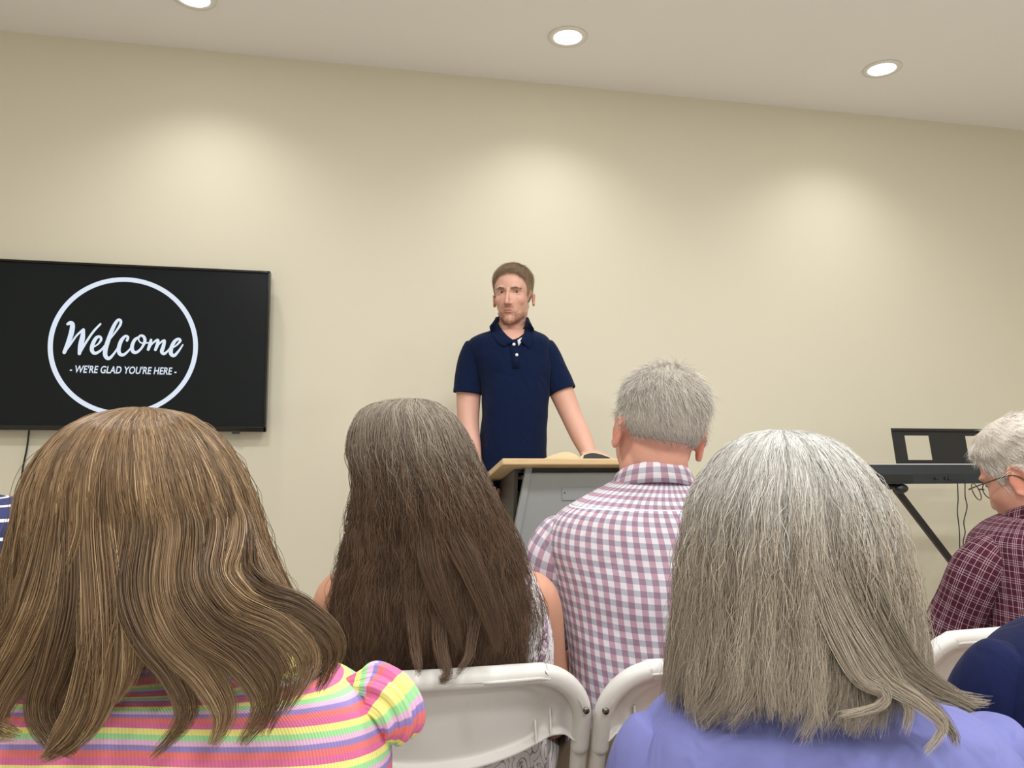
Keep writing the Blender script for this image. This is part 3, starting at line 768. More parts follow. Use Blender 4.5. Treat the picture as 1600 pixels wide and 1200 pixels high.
# ------------------------------------------------------------------ television
def television():
    yf = WALL_Y-.075
    r0, r1 = on_y(421, 424, yf), on_y(416.5, 675, yf)
    xr = (r0[0]+r1[0])/2; zt, zb = r0[2], r1[2]; h = zt-zb; w = h*1.735
    xl = xr-w; c = ((xl+xr)/2, 0, (zt+zb)/2)
    root = empty('television', (c[0], yf+.03, c[2]))
    tag(root, 'black flat television on the wall showing a white welcome message in a ring', 'television')
    b = .010; bb = .022
    mk('housing', *join([box((c[0], yf+.022, c[2]), (w, .036, h)), box((c[0], yf+.05, c[2]-.03), (w*.6, .03, h*.55))]), M['black'], root, smooth=False,
       mods=[('BEVEL', dict(width=.003, segments=2))])
    fr = [box((c[0], yf, zt-b/2), (w, .014, b)), box((c[0], yf, zb+bb/2), (w, .014, bb)), box((xl+b/2, yf, c[2]), (b, .014, h)), box((xr-b/2, yf, c[2]), (b, .014, h))]
    mk('bezel', *join(fr), M['blackgloss'], root, smooth=False, mods=[('BEVEL', dict(width=.0025, segments=2))])
    sy = yf+.001
    scr = mk('screen', *box((c[0], sy+.004, c[2]+.005), (w-2*b, .006, h-b-bb)), M['screen'], root, smooth=False)
    mk('wall_bracket', *box((c[0], yf+.066, c[2]), (.5, .014, .3)), M['black'], root, smooth=False)
    mk('sensor_bump', *box((xr-.10*w, yf-.002, zb-.003), (.03, .012, .012)), M['black'], root, smooth=False)
    S = scr; ly = sy-.0006
    def Q(px, py):
        p = on_y(px, py, ly); return np.array([p[0], ly, p[2]])
    # ring
    a, b2, tp, bt = Q(77, 540), Q(307, 543), Q(193, 431), Q(190, 652)
    cx, cz = (a[0]+b2[0])/2, (tp[2]+bt[2])/2; R = ((b2[0]-a[0])+(tp[2]-bt[2]))/4
    n = 120; th = np.arange(n)*2*math.pi/n
    o_ = np.stack([cx+R*np.cos(th), np.full(n, ly), cz+R*np.sin(th)], 1); i_ = np.stack([cx+R*.935*np.cos(th), np.full(n, ly), cz+R*.935*np.sin(th)], 1)
    V = np.vstack([o_, i_]); V2 = V+np.array([0, .0006, 0])
    Fc = [(i, (i+1) % n, n+(i+1) % n, n+i) for i in range(n)]
    mk('ring', np.vstack([V, V2]), Fc+[tuple(x+2*n for x in f) for f in Fc], M['lettering'], S, smooth=False)
    # brush lettering: strokes in the photo's pixels, laid on the screen plane
    G = {
     'w': [([(228, 432), (250, 424), (266, 440), (258, 500), (232, 580), (202, 652)], [9, 15, 17, 18, 16, 13]),
           ([(202, 652), (250, 590), (300, 520), (352, 474)], [8, 7, 7, 9]),
           ([(352, 478), (344, 540), (330, 600), (320, 662)], [11, 18, 18, 12]),
           ([(320, 664), (375, 570), (430, 490), (484, 432)], [8, 8, 8, 7])],
     'e': [([(428, 612), (466, 588), (490, 552), (478, 530), (450, 542), (424, 590), (418, 636), (442, 660), (486, 638), (528, 588)], [5, 6, 9, 9, 12, 14, 14, 11, 8, 6])],
     'l': [([(528, 588), (590, 510), (638, 440), (642, 406), (620, 402), (588, 450), (550, 545), (524, 630), (524, 680), (550, 700), (586, 668), (632, 600)], [5, 6, 9, 10, 10, 13, 15, 16, 15, 12, 8, 6])],
     'c': [([(692, 560), (700, 536), (680, 526), (648, 560), (628, 620), (634, 662), (664, 672), (704, 640), (742, 592)], [9, 9, 9, 13, 14, 13, 10, 7, 5])],
     'o': [([(786, 534), (752, 556), (732, 604), (738, 644), (768, 652), (808, 616), (832, 562), (820, 528), (792, 524), (782, 552), (806, 580), (858, 578)], [8, 11, 13, 13, 10, 8, 11, 10, 7, 5, 5, 5])],
     'm': [([(880, 556), (872, 590), (858, 630)], [9, 12, 10]), ([(858, 630), (892, 582), (932, 556), (930, 590), (914, 632)], [5, 6, 9, 12, 10]),
           ([(914, 632), (946, 584), (984, 560), (976, 606), (964, 646), (982, 664), (1010, 642), (1040, 606)], [5, 6, 9, 13, 13, 10, 7, 5])],
     'e2': [([(1040, 622), (1080, 596), (1108, 562), (1092, 548), (1062, 570), (1038, 620), (1036, 662), (1060, 678), (1094, 644), (1128, 594)], [5, 6, 9, 9, 12, 14, 14, 11, 8, 5])]}
    for key, sts in G.items():
        pr = []
        for pts, wd in sts:
            t = np.linspace(0, 1, len(pts)*7); c2 = crom(np.array(pts, float), t); ww = crom(np.array(wd, float)[:, None], t)[:, 0]*1.12
            T = np.gradient(c2, axis=0); T /= np.linalg.norm(T, axis=1)[:, None]; nn = np.stack([-T[:, 1], T[:, 0]], 1)
            ca = [(-1, 0), (-.8, .6)];
            head = [c2[0]-T[0]*ww[0]*.7]; 
            l_ = c2+nn*ww[:, None]; r_ = c2-nn*ww[:, None]
            ends = []
            for pt, tt, w0, sg in ((c2[0], T[0], ww[0], -1), (c2[-1], T[-1], ww[-1], 1)):
                ends.append([pt+sg*tt*w0*math.sin(q)+np.array([-tt[1], tt[0]])*w0*math.cos(q)*1.0 for q in np.linspace(0, math.pi, 8)])
            k = len(t); conv = lambda p: Q(60+p[0]/5, 420+p[1]/5)
            V = np.array([conv(p) for p in np.vstack([l_, r_])]); pr.append((V, [(i, i+1, k+i+1, k+i) for i in range(k-1)]))
            for en in ends: pr.append((np.array([conv(p) for p in en]), [tuple(range(len(en)))]))
        mk('letter', *join(pr), M['lettering'], S, smooth=False)
    # tagline
    cu = bpy.data.curves.new('tagline', 'FONT'); cu.body = "- WE'RE GLAD YOU'RE HERE -"; cu.shear = .18; cu.align_x = 'CENTER'; cu.align_y = 'CENTER'
    cu.size = 1.0; cu.offset = .018; cu.space_character = 1.02
    tmp = bpy.data.objects.new('tmp', cu); COL.objects.link(tmp)
    dg = bpy.context.evaluated_depsgraph_get(); dg.update(); me = bpy.data.meshes.new_from_object(tmp.evaluated_get(dg))
    A = np.array([v.co[:] for v in me.vertices]); Fc = [tuple(p.vertices) for p in me.polygons]
    bpy.data.objects.remove(tmp); bpy.data.curves.remove(cu); bpy.data.meshes.remove(me)
    q0, q1 = Q(109, 577), Q(276, 580); wd = q1[0]-q0[0]; k = wd/(A[:, 0].max()-A[:, 0].min())
    A[:, 0] -= (A[:, 0].max()+A[:, 0].min())/2; A[:, 1] -= (A[:, 1].max()+A[:, 1].min())/2
    hz = (Q(192, 572)[2]-Q(192, 584)[2])/(A[:, 1].max()-A[:, 1].min())
    V = np.stack([(q0[0]+q1[0])/2+A[:, 0]*k, np.full(len(A), ly), Q(192, 578)[2]+A[:, 1]*hz], 1)
    mk('tagline', V, Fc, M['lettering'], S, smooth=False)
    # power cable
    yw = WALL_Y-.02; pts = [on_y(46, 668, yw), on_y(42, 700, yw), on_y(36, 730, yw), on_y(31, 765, yw), on_y(24, 800, yw), on_y(20, 900, yw), on_y(26, 1100, yw)]
    pts[-1][2] = .12
    tag(mk('power_cable', *tube(pts, .0035, n=8, steps=50), M['black']), 'thin black power cable hanging down the wall below the television', 'cable')
television()

# ------------------------------------------------------------------ lectern, book
LA = P(785, 716, 2.40)                       # front left top corner of the board
TW, TD, DROP = .53, .44, .085
def board_z(y): return LA[2]-(y-LA[1])*DROP/TD
def lectern():
    x0, y0, z0 = LA
    root = empty('lectern', (x0+TW/2, y0+TD/2, 0)); tag(root, 'lectern with a sloping pale wood top and grey front panel', 'lectern')
    th = .020
    sl = np.array([0, TD, -DROP]); pts = np.array([(x0, y0, z0), (x0+TW, y0, z0), (x0+TW, y0+TD, z0-DROP), (x0, y0+TD, z0-DROP)])
    mk('top_board', *prism(pts, (0, 0, -th)), M['wood'], root, smooth=False, mods=[('BEVEL', dict(width=.003, segments=2))])
    mk('book_ledge', *box((x0+TW/2, y0+TD-.008, z0-DROP+.006), (TW*.9, .016, .03)), M['wood'], root, smooth=False, mods=[('BEVEL', dict(width=.003, segments=2))])
    # wooden rail under the low end
    ins = .035
    mk('rail', *box((x0+TW/2, y0+TD-.05, z0-DROP-.045), (TW-2*ins, .03, .06)), M['wood'], root, smooth=False)
    # dark housing under the board
    hx = .055; zt = lambda y: board_z(y)-th-.001
    ya, yb = y0+.085, y0+TD-.07
    for sx, nm in ((x0+hx, 0), (x0+TW-hx-.012, 1)):
        pr = [(sx, ya, zt(ya)), (sx, yb, zt(yb)), (sx, yb, zt(yb)-.08), (sx, ya+.10, zt(yb)-.17), (sx, ya+.02, zt(yb)-.17), (sx, ya, zt(ya)-.02)]
        mk('side_bracket', *prism(np.array(pr), (.012, 0, 0)), M['darkpanel'], root, smooth=False)
    mk('tray', *box((x0+TW/2, y0+.16, z0-.060), (TW-2*hx-.04, .20, .006)), M['darkpanel'], root, smooth=False)
    mk('cross_bar', *box((x0+TW/2, y0+.10, z0-.040), (TW-2*hx-.02, .012, .018)), M['black'], root, smooth=False)
    # front panel, flaring to the floor
    yp = y0+.055
    tl = on_y(822, 728, yp); bl = on_y(797, 862, yp); dxdz = (bl[0]-tl[0])/(bl[2]-tl[2])
    zt_, zb_ = tl[2], .32; sxl = tl[0]; cxp = x0+TW/2; half = cxp-sxl; xb = cxp-sxl-(zb_-zt_)*dxdz
    notch = .022; tw_ = .018
    poly = [(cxp-half, yp, zt_), (cxp-half+tw_, yp, zt_), (cxp-half+tw_, yp, zt_-notch), (cxp+half-tw_, yp, zt_-notch), (cxp+half-tw_, yp, zt_), (cxp+half, yp, zt_), (cxp+xb, yp, zb_), (cxp-xb, yp, zb_)]
    fp = mk('front_panel', *prism(np.array(poly), (0, .016, 0)), M['greypanel'], root, smooth=False, mods=[('BEVEL', dict(width=.002, segments=2))])
    # edge strips
    for s in (-1, 1):
        mk('edge_strip', *prism(np.array([(cxp+s*half, yp-.006, zt_), (cxp+s*(half-.02), yp-.006, zt_), (cxp+s*(xb-.02), yp-.006, zb_), (cxp+s*xb, yp-.006, zb_)]), (0, .006, 0)), M['greypanel'], root, smooth=False)
    # access plate with a screw hole
    q = on_y(878, 761, yp); q2 = on_y(878, 782, yp)
    px0 = q[0]; pw = (cxp-px0)*2
    mk('access_plate', *box((cxp, yp-.0015, (q[2]+q2[2])/2), (pw, .003, q[2]-q2[2])), M['greypanel'], fp, smooth=False, mods=[('BEVEL', dict(width=.001, segments=1))])
    h = on_y(882, 770, yp)
    mk('plate_hole', *tube([h+np.array([0, -.0036, 0]), h+np.array([0, -.0028, 0])], .0022, n=12, steps=2, caps=False), M['black'], fp)
    # cabinet sides and foot
    for s in (-1, 1):
        mk('side_panel', *prism(np.array([(cxp+s*(half-.012), yp+.05, zt_-.16), (cxp+s*(half-.012), yp+.27, zt_-.19), (cxp+s*(xb-.03), yp+.29, zb_), (cxp+s*(xb-.03), yp+.05, zb_)]), (-s*.012, 0, 0)), M['greypanel'], root, smooth=False)
    mk('column', *box((cxp, yp+.17, .38), (.14, .10, .70)), M['darkpanel'], root, smooth=False)
    for s in (-1, 1):
        mk('foot', *box((cxp+s*.24, yp+.17, .025), (.05, .48, .05)), M['darkpanel'], root, smooth=False, mods=[('BEVEL', dict(width=.008, segments=2))])
    mk('foot_bar', *box((cxp, yp+.17, .04), (.48, .06, .03)), M['darkpanel'], root, smooth=False)
    return root
lectern()
def book():
    c = P(908, 712, 2.46); c[2] = board_z(c[1])+.002
    ang = -math.atan2(DROP, TD)
    Rt = np.array(Matrix.Rotation(ang, 3, 'X'))
    w, l = .115, .17; n = 16
    x = np.linspace(-w, w, 2*n+1); z = .004+.022*np.abs(np.sin(np.pi*np.clip(np.abs(x)/w, 0, 1)**.75))*(1-.15*np.abs(x)/w)
    top = np.stack([x, np.zeros_like(x), z], 1); bot = np.stack([x, np.zeros_like(x), np.full_like(x, .003)], 1)
    prof = np.vstack([top, bot[::-1]]); ctr = np.array([c[0], c[1]+.10, board_z(c[1]+.10)+.001])
    V, Fc = prism(prof-np.array([0, l/2, 0]), (0, l, 0))
    root = empty('book', ctr); tag(root, 'open book with a black cover lying on the lectern top', 'book')
    mk('pages', V @ Rt.T+ctr, Fc, M['paper'], root, smooth=False)
    V, Fc = box((0, 0, .001), (2*w+.014, l+.012, .003))
    mk('cover', V @ Rt.T+ctr, Fc, M['black'], root, smooth=False, mods=[('BEVEL', dict(width=.001, segments=1))])
    k = (x >= .012) & (x <= w-.012)
    pr = np.vstack([np.stack([x[k], np.full(k.sum(), -l/2-.003), z[k]-.004], 1), np.array([[w-.012, -l/2-.003, .004], [.012, -l/2-.003, .004]])])
    V, Fc = prism(pr, (0, .003, 0)); mk('end_flap', V @ Rt.T+ctr, Fc, M['black'], root, smooth=False)
book()

# ------------------------------------------------------------------ keyboard on its stand
def keyboard():
    h = 3.12; a = P(1300, 726, h); b_ = P(1300, 757, h)
    yf = a[1]; zt = a[2]; ht = a[2]-b_[2]; x0 = a[0]; W = 1.34; D = .33
    root = empty('keyboard_piano', (x0+W/2, yf+D/2, 0)); tag(root, 'black electric piano keyboard seen from behind, with a music rest on top', 'keyboard')
    zb = zt-ht
    prof = [(x0, yf+.012, zt), (x0, yf, zt-.038), (x0, yf+.008, zb), (x0, yf+D, zb), (x0, yf+D, zt-.055), (x0, yf+D-.15, zt-.045), (x0, yf+.14, zt)]
    mk('case', *prism(np.array(prof), (W, 0, 0)), M['piano'], root, smooth=False, mods=[('BEVEL', dict(width=.004, segments=2))])
    wk = mk('white_keys', *join([box((x0+.06+i*.02335, yf+D-.072, zt-.042), (.0222, .14, .018)) for i in range(52)]), M['button'], root, smooth=False)
    bl = [box((x0+.06+(i+.5)*.02335, yf+D-.10, zt-.030), (.011, .085, .016)) for i in range(51) if i % 7 in (0, 2, 3, 5, 6)]
    mk('black_keys', *join(bl), M['black'], root, smooth=False)
    q = P(1400, 727, h)
    mk('socket_panel', *box((x0+.29, yf+.001, zt-.058), (.16, .004, .022)), M['black'], root, smooth=False)
    s1 = P(1494, 750, h)
    for dx in (-.012, .035, .05):
        mk('socket', *tube([np.array([s1[0]+dx, yf+.004, s1[2]]), np.array([s1[0]+dx, yf-.004, s1[2]])], .006, n=12, steps=2, caps=False), M['black'], root)
    mk('light_strip', *box((x0+.17+.26, yf+.020, zt+.0015), (.50, .006, .003)), M['button'], root, smooth=False)
    # music rest: frame leaning toward the player
    tl, bl2 = P(1393, 669, h+.02), P(1400, 724, h+.02); yr = yf+.05
    tl, bl_ = on_y(1393, 669, yr+.03), on_y(1402, 724, yr)
    z1, z0 = tl[2], zt-.002; xa = tl[0]; xb = bl_[0]; cxm = x0+W/2; 
    tr = on_y(1600, 676, yr+.03)
    wr = 2*(cxm-xa) if cxm-xa < .5 else .9
    def at(u, v):   # u 0..1 left-right (straight), v 0 bottom..1 top
        xl = xb+(xa-xb)*v; xr = xa+wr-(xb-xa)*(1-v)
        return np.array([xl+(xr-xl)*u, yr+.03*v, z0+(z1-z0)*v])
    def bar(u0, u1, v0, v1, t=.006): return prism(np.array([at(u0, v0), at(u1, v0), at(u1, v1), at(u0, v1)]), (0, t, 0))
    k = .80/wr if False else 1.0
    holes = []
    def u_of(px): return (on_y(px, 700, yr+.015)[0]-at(0, .5)[0])/(at(1, .5)[0]-at(0, .5)[0])
    u1, u2, u3 = u_of(1416), u_of(1455), u_of(1511)
    u4 = min(u3+(u2-u1), .97)
    v0, v1 = .13, .80
    parts = [bar(0, 1, 0, v0), bar(0, 1, v1, 1), bar(0, u1, v0, v1), bar(u2, u3, v0, v1), bar(u4, 1, v0, v1)]
    mk('music_rest', *join(parts), M['black'], root, smooth=False)
    mk('rest_lip', *join([bar(0, 1, .93, 1.0, -.008), bar(0, 1, 0, .03, -.006)]), M['black'], root, smooth=False)
    # stand
    st = empty('keyboard_stand', (x0+W/2, yf+D/2, 0)); tag(st, 'black folding x-shaped stand holding up the keyboard', 'keyboard stand')
    p1, p2 = on_y(1402, 764, yf+.06), on_y(1488, 876, yf+.06); d = (p2-p1)/np.linalg.norm(p2-p1)
    L = (p1[2]-.03)/(-d[2]); pe = p1+d*L
    cx = p1[0]+.5*(pe[0]-p1[0]); mir = lambda p: np.array([2*cx-p[0], p[1], p[2]])
    for k, (s, e, yy) in enumerate(((p1, pe, 0), (mir(p1), mir(pe), .03))):
        for dy in (0,):
            off = np.array([0, yy+dy, 0])
            dd = (e-s)/np.linalg.norm(e-s); up = np.array([0, 1, 0]); sd = np.cross(dd, up)*.0125
            q = np.array([s+sd, s-sd, e-sd, e+sd])+off
            mk('leg', *prism(q, (0, .022, 0)), M['tube'], st, smooth=False, mods=[('BEVEL', dict(width=.003, segments=2))])
    for s in (p1, mir(p1)):
        c = s+np.array([-.005, .12, .006])
        mk('arm', *tube([c+np.array([0, -.14, .002]), c+np.array([0, .16, .002])], .013, n=12), M['tube'], st)
        mk('end_cap', *ellipsoid(s+np.array([-.005, -.03, .004]), (.030, .022, .020)), M['black'], st)
    for s in (pe, mir(pe)):
        mk('floor_bar', *tube([s+np.array([0, -.12, -.01]), s+np.array([0, .34, -.01])], .016, n=12), M['tube'], st)
    mid = (p1+pe)/2
    mk('pivot', *tube([mid+np.array([0, .055, 0]), mid+np.array([0, .12, 0])], .014, n=14), M['tube'], st)
    # leads
    yl = yf+.0
    for pts, lab in (([(1496, 752), (1497, 780), (1496, 800), (1499, 830), (1500, 870), (1503, 960)], 'straight thin black lead hanging from the back of the keyboard, the left one'),
                ([(1508, 750), (1508, 775), (1511, 792), (1506, 815), (1508, 832), (1505, 848), (1509, 870), (1512, 960)], 'wavy thin black lead hanging from the back of the keyboard, nearer its middle')):
        q = [on_y(x, y, yl-.006) for x, y in pts]; q.append(np.array([q[-1][0]+.02, q[-1][1]+.05, .01])); q.append(np.array([q[-1][0]+.3, q[-1][1]+.2, .008]))
        tag(mk('audio_lead', *tube(q, .0022, n=8, steps=80), M['black']), lab, 'cable')
keyboard()

# ------------------------------------------------------------------ folding chairs
def make_chair():
    root = empty('folding_chair', (0, 0, 0))
    HW, ZT, RC = .222, .778, .080
    # plane of the back frame: y at height z
    yb = lambda z: -.215+(.78-z)*.30
    fr = []
    n = 9
    pts = [(-HW-.001, yb(.02), .02), (-HW-.001, yb(.25), .25), (-HW-.003, yb(.5), .5), (-HW, yb(ZT-RC-.02), ZT-RC-.02)]
    for i in range(n):
        a = math.pi/2*i/(n-1); pts.append((-HW+RC-RC*math.cos(a), yb(ZT-RC+RC*math.sin(a)), ZT-RC+RC*math.sin(a)))
    full = pts+[(0, yb(ZT)-.010, ZT+.001)]+[(-x, y, z) for x, y, z in pts[::-1]]
    mk('frame', *tube(full, .0118, n=14, steps=150, flat=1.25, hint=(0, 1, 0)), M['chair_metal'], root)
    rl = []
    for s in (-1, 1):
        mk('rear_leg', *tube([(s*(HW-.022), .13, .43), (s*(HW-.018), -.05, .22), (s*(HW-.016), -.235, .02)], .0105, n=12, flat=1.3, hint=(0, 1, 0)), M['chair_metal'], root)
        for y, z in ((yb(.0)-.0, .012), (-.242, .012)):
            mk('rubber_foot', *tube([(s*(HW-(0 if y > 0 else .016)), y, .004), (s*(HW-(0 if y > 0 else .016)), y, .03)], .016, n=12), M['black'], root)
    mk('crossbar', *tube([(-HW, yb(.17), .17), (HW, yb(.17), .17)], .008, n=10), M['chair_metal'], root)
    # seat pan
    nx, ny = 24, 24; V = []
    for t_ in (0, 1):
        for j in range(ny+1):
            for i in range(nx+1):
                u, v = i/nx*2-1, j/ny*2-1
                k = (1-abs(u)**6)**(1/6) if abs(u) < 1 else 0; wy = .205*max(k, .82 if abs(u) < .999 else .80)
                dish = -.012*max(0, 1-u*u)*max(0, 1-v*v)
                V.append((u*.205, .02+v*wy, .445+dish+(.006 if v > .8 else 0)*0-(.014*max(0, (v-.7)/.3)**2)-t_*.022))
    m_ = (nx+1)*(ny+1)
    Fc = [(j*(nx+1)+i, j*(nx+1)+i+1, (j+1)*(nx+1)+i+1, (j+1)*(nx+1)+i) for j in range(ny) for i in range(nx)]
    Fc = Fc+[tuple(x+m_ for x in f[::-1]) for f in Fc]
    ed = [j*(nx+1)+i for j, i in [(0, i) for i in range(nx)]+[(j, nx) for j in range(ny)]+[(ny, nx-i) for i in range(nx)]+[(ny-j, 0) for j in range(ny)]]
    Fc += [(ed[i], ed[i-1], ed[i-1]+m_, ed[i]+m_) for i in range(len(ed))]
    mk('seat', np.array(V), Fc, M['chair'], root, mods=[('BEVEL', dict(width=.004, segments=2))])
    # back rest panel: rim follows the tube, recess on the rear side, curved lower edge
    nx, nz = 72, 30; front, rear = [], []
    def top(x):
        ax = abs(x); xi = HW-RC
        return ZT if ax < xi else ZT-RC+math.sqrt(max(RC**2-(ax-xi)**2, 0))
    def bot(x):
        q = abs(x)/HW; base = .638+.044*min(q/.78, 1)**2.2
        return base - (.012*sm(np.array(q), .86, .97))
    for j in range(nz+1):
        for i in range(nx+1):
            x = (i/nx*2-1)*(HW-.004); t_ = j/nz; z = bot(x)+(min(top(x), ZT)-bot(x))*t_
            bow = -.020*(1-(x/HW)**2)                         # curved round the sitter
            ex = ((x)/(HW*.80))**2+((z-.712)/.066)**2
            rec = .016*(1-sm(np.array(ex), .96, 1.03))
            edge = sm(np.array(t_), .86, .97); flr = 1-sm(np.array(t_), 0, .10)
            side = sm(np.array(abs(x)/HW), .90, .96)
            y = yb(z)+bow+.008+float(rec)*.45-float(edge)*.016-float(flr)*.012-float(side)*.010
            rear.append((x, y, z)); front.append((x, yb(z)+bow+.020-.004*float(edge), z))
    V = np.array(rear+front); m_ = (nx+1)*(nz+1)
    Fc = [(j*(nx+1)+i, j*(nx+1)+i+1, (j+1)*(nx+1)+i+1, (j+1)*(nx+1)+i) for j in range(nz) for i in range(nx)]
    Fc = Fc+[tuple(x+m_ for x in f[::-1]) for f in Fc]
    ed = [j*(nx+1)+i for j, i in [(0, i) for i in range(nx)]+[(j, nx) for j in range(nz)]+[(nz, nx-i) for i in range(nx)]+[(nz-j, 0) for j in range(nz)]]
    Fc += [(ed[i], ed[i-1], ed[i-1]+m_, ed[i]+m_) for i in range(len(ed))]
    br = mk('backrest', V, Fc, M['chair'], root)
    # moulded rim over the tube
    rim = [(x*1.0, y-.002, z) for x, y, z in full if z > ZT-RC-.09]
    rim = [(-HW, yb(.66)-.003, .66)]+[(x, y-.003, z+.001) for x, y, z in full if z > ZT-RC-.03]+[(HW, yb(.66)-.003, .66)]
    mk('rim', *tube(rim, .0135, n=14, steps=120, flat=1.15, hint=(0, 1, 0)), M['chair'], br)
    for s in (-1, 1):
        for dx, h in ((.150, .030), (.172, .036)):
            x = s*dx; z0 = bot(x)+.003; y0 = yb(z0)-.020*(1-(x/HW)**2)
            mk('rib', *prism(np.array([(x, y0-.006, z0), (x, y0+.006, z0), (x, y0+.006, z0+h), (x, y0+.002, z0+h)]), (.0025, 0, 0)), M['chair'], br, smooth=False)
        z = .722
        mk('screw', *tube([(s*HW, yb(z)-.020, z), (s*HW, yb(z)-.010, z)], .0048, n=14, steps=2, caps=False), M['screw'], br)
    return root
def copy_tree(o, parent=None):
    c = o.copy(); COL.objects.link(c)
    if parent is not None: c.parent = parent
    for ch in list(o.children): copy_tree(ch, c)
    return c
chair0 = make_chair()
bpy.context.view_layer.update()
CH = [((933-248), 1.115, 0.0, 'white folding chair behind the long-haired person in the floral dress'),
      ((918+245), 1.19, -2.0, 'white folding chair behind the person in the gingham shirt, half hidden by grey hair'),
      (1575, 1.40, 9.0, 'white folding chair behind the person in the maroon plaid shirt'),
      (232, .60, 4.0, 'white folding chair under the person in the rainbow striped top'),
      (1270, .58, -2.0, 'white folding chair under the person in the lavender top'),
      (-150, .98, 0.0, 'white folding chair at the far left under the person in navy and white stripes'),
      (1936, .75, 0.0, 'white folding chair at the far right under the person in plain navy')]
SEATS = []
for i, (px, h, rz, lab) in enumerate(CH):
    o = chair0 if i == 0 else copy_tree(chair0)
    p = P(px, 684, h); rzr = math.radians(rz)
    # p is where the top of the back is; move to the chair origin
    f = np.array([-math.sin(rzr), math.cos(rzr), 0])
    org = p+f*.215; o.matrix_world = Matrix.Translation((org[0], org[1], 0)) @ Matrix.Rotation(rzr, 4, 'Z')
    tag(o, lab, 'chair', 'white folding chairs'); SEATS.append((org, f))
# ============ people
HM = {
 'girl': hair_mat('light_brown_hair', [(50, 36, 24), (96, 74, 50), (136, 110, 80), (196, 170, 132)], .38),
 'long': hair_mat('greying_brown_hair', [(100, 92, 82), (146, 136, 122), (190, 182, 168)], .5, ((46, 32, 24), .10, .44, (128, 102, 80)), .25),
 'grey': hair_mat('silver_hair', [(136, 135, 131), (186, 185, 181), (224, 224, 221)], .48, ((92, 82, 70), .10, .60, (196, 184, 167)), .3),
 'silver': hair_mat('short_silver_hair', [(112, 104, 96), (186, 180, 170), (238, 234, 226)], .5, None, .25),
 'brown': hair_mat('short_brown_hair', [(104, 84, 64), (146, 124, 98), (180, 158, 130)], .5, None, .25),
 'white': hair_mat('wavy_white_hair', [(124, 116, 106), (206, 199, 188), (250, 246, 240)], .45, None, .3),
 'brow': hair_mat('eyebrow_hair', [(104, 80, 60), (126, 100, 78), (146, 118, 94)], .6, None, .2),
 'beard': hair_mat('beard_hair', [(110, 74, 56), (140, 100, 78), (168, 126, 100)], .6, None, .2),
}
SK = {'s': skin('speaker_skin', (208, 164, 146), .4), 'a': skin('fair_skin', (224, 184, 166)), 'b': skin('warm_skin', (204, 154, 128)), 'c': skin('ruddy_skin', (214, 162, 142), .5)}

def zhair(y): return np.interp(y, [-.12, -.06, -.035, -.028, .012, .02, .036, .05, .07, .10], [-.056, -.052, -.040, .018, .022, -.012, -.006, .030, .068, .074])
def hair_cap(parent, V, Fc, Nn, L, thick, mat, zh=zhair, name='hair', tone=.3, lump=0.0, ex=.0865):
    mask = (L[:, 2]-zh(L[:, 1])) > 0
    mask &= (np.abs(L[:, 0]) < .12) & (L[:, 2] < .2) & (L[:, 1] > -.2) & (L[:, 1] < .2) & ~((np.abs(L[:, 0]) > ex) & (L[:, 2] < .04))
    edge = sm(L[:, 2]-zh(L[:, 1]), 0, .022)
    tk = (thick(L) if callable(thick) else thick)*(.25+.75*edge)
    out = V+Nn*(tk*(1+lump*np.sin(L[:, 0]*90+L[:, 1]*60)))[:, None]
    keep = [f for f in Fc if all(mask[i] for i in f)]
    ids = sorted({i for f in keep for i in f}); mp = {j: i for i, j in enumerate(ids)}; n = len(ids)
    nf = [tuple(mp[i] for i in f) for f in keep]
    from collections import Counter
    cnt = Counter(); 
    for f in nf:
        for a, b_ in zip(f, f[1:]+f[:1]): cnt[(a, b_)] += 1
    bd = [(a, b_) for (a, b_) in cnt if (b_, a) not in cnt]
    W = np.vstack([out[ids], (V-Nn*.002)[ids]])
    Ff = nf+[tuple(i+n for i in f[::-1]) for f in nf]+[(b_, a, a+n, b_+n) for a, b_ in bd]
    o = mk(name, W, Ff, mat, parent, attrs={'tone': np.full(len(W), tone), 'along': np.zeros(len(W))})
    return o, out, np.array(ids), mask
def eyes(parent, HT, s=1.0):
    T = HT[0]
    for q in (-1, 1):
        c = np.array((q*.031, .0640, .008)); V, Fc = ellipsoid(c, (.0118,)*3, nu=24, nv=16)
        e = mk('eye', T(V), Fc, M['eye_white'], parent)
        g = c+np.array([-.0022, .0076, 0]); V, Fc = ellipsoid(g, (.0064, .0050, .0064), nu=20, nv=12)
        mk('iris', T(V), Fc, M['iris'], e)
    V, Fc = tube([(-.019, .0815, -.0655), (-.010, .0872, -.0662), (0, .0890, -.0664), (.010, .0872, -.0662), (.019, .0815, -.0655)], [.0006, .0015, .0017, .0015, .0006], n=8)
    mk('mouth', T(V), Fc, M['mouth'], parent)
def brows(parent, HT, mat, seed=4):
    T = HT[0]; r = np.random.RandomState(seed); Q, tn = [], []
    for q in (-1, 1):
        for i in range(220):
            u = r.rand(); x = .012+.036*u; z = .0185+.005*math.sin(u*2.4)+r.normal()*.0016
            y = .0905-.020*u**1.9
            p = np.array([q*x, y, z]); d = np.array([q*.9, -.25*u, .25-.5*u])*.007
            Q.append([p+d*k+np.array([0, .001*math.sin(k*3), 0]) for k in np.linspace(0, 1, 4)]); tn.append(r.rand()*.6)
    strands('eyebrows', np.array([[T(p) for p in s] for s in Q]), .0004, mat, parent, np.array(tn))
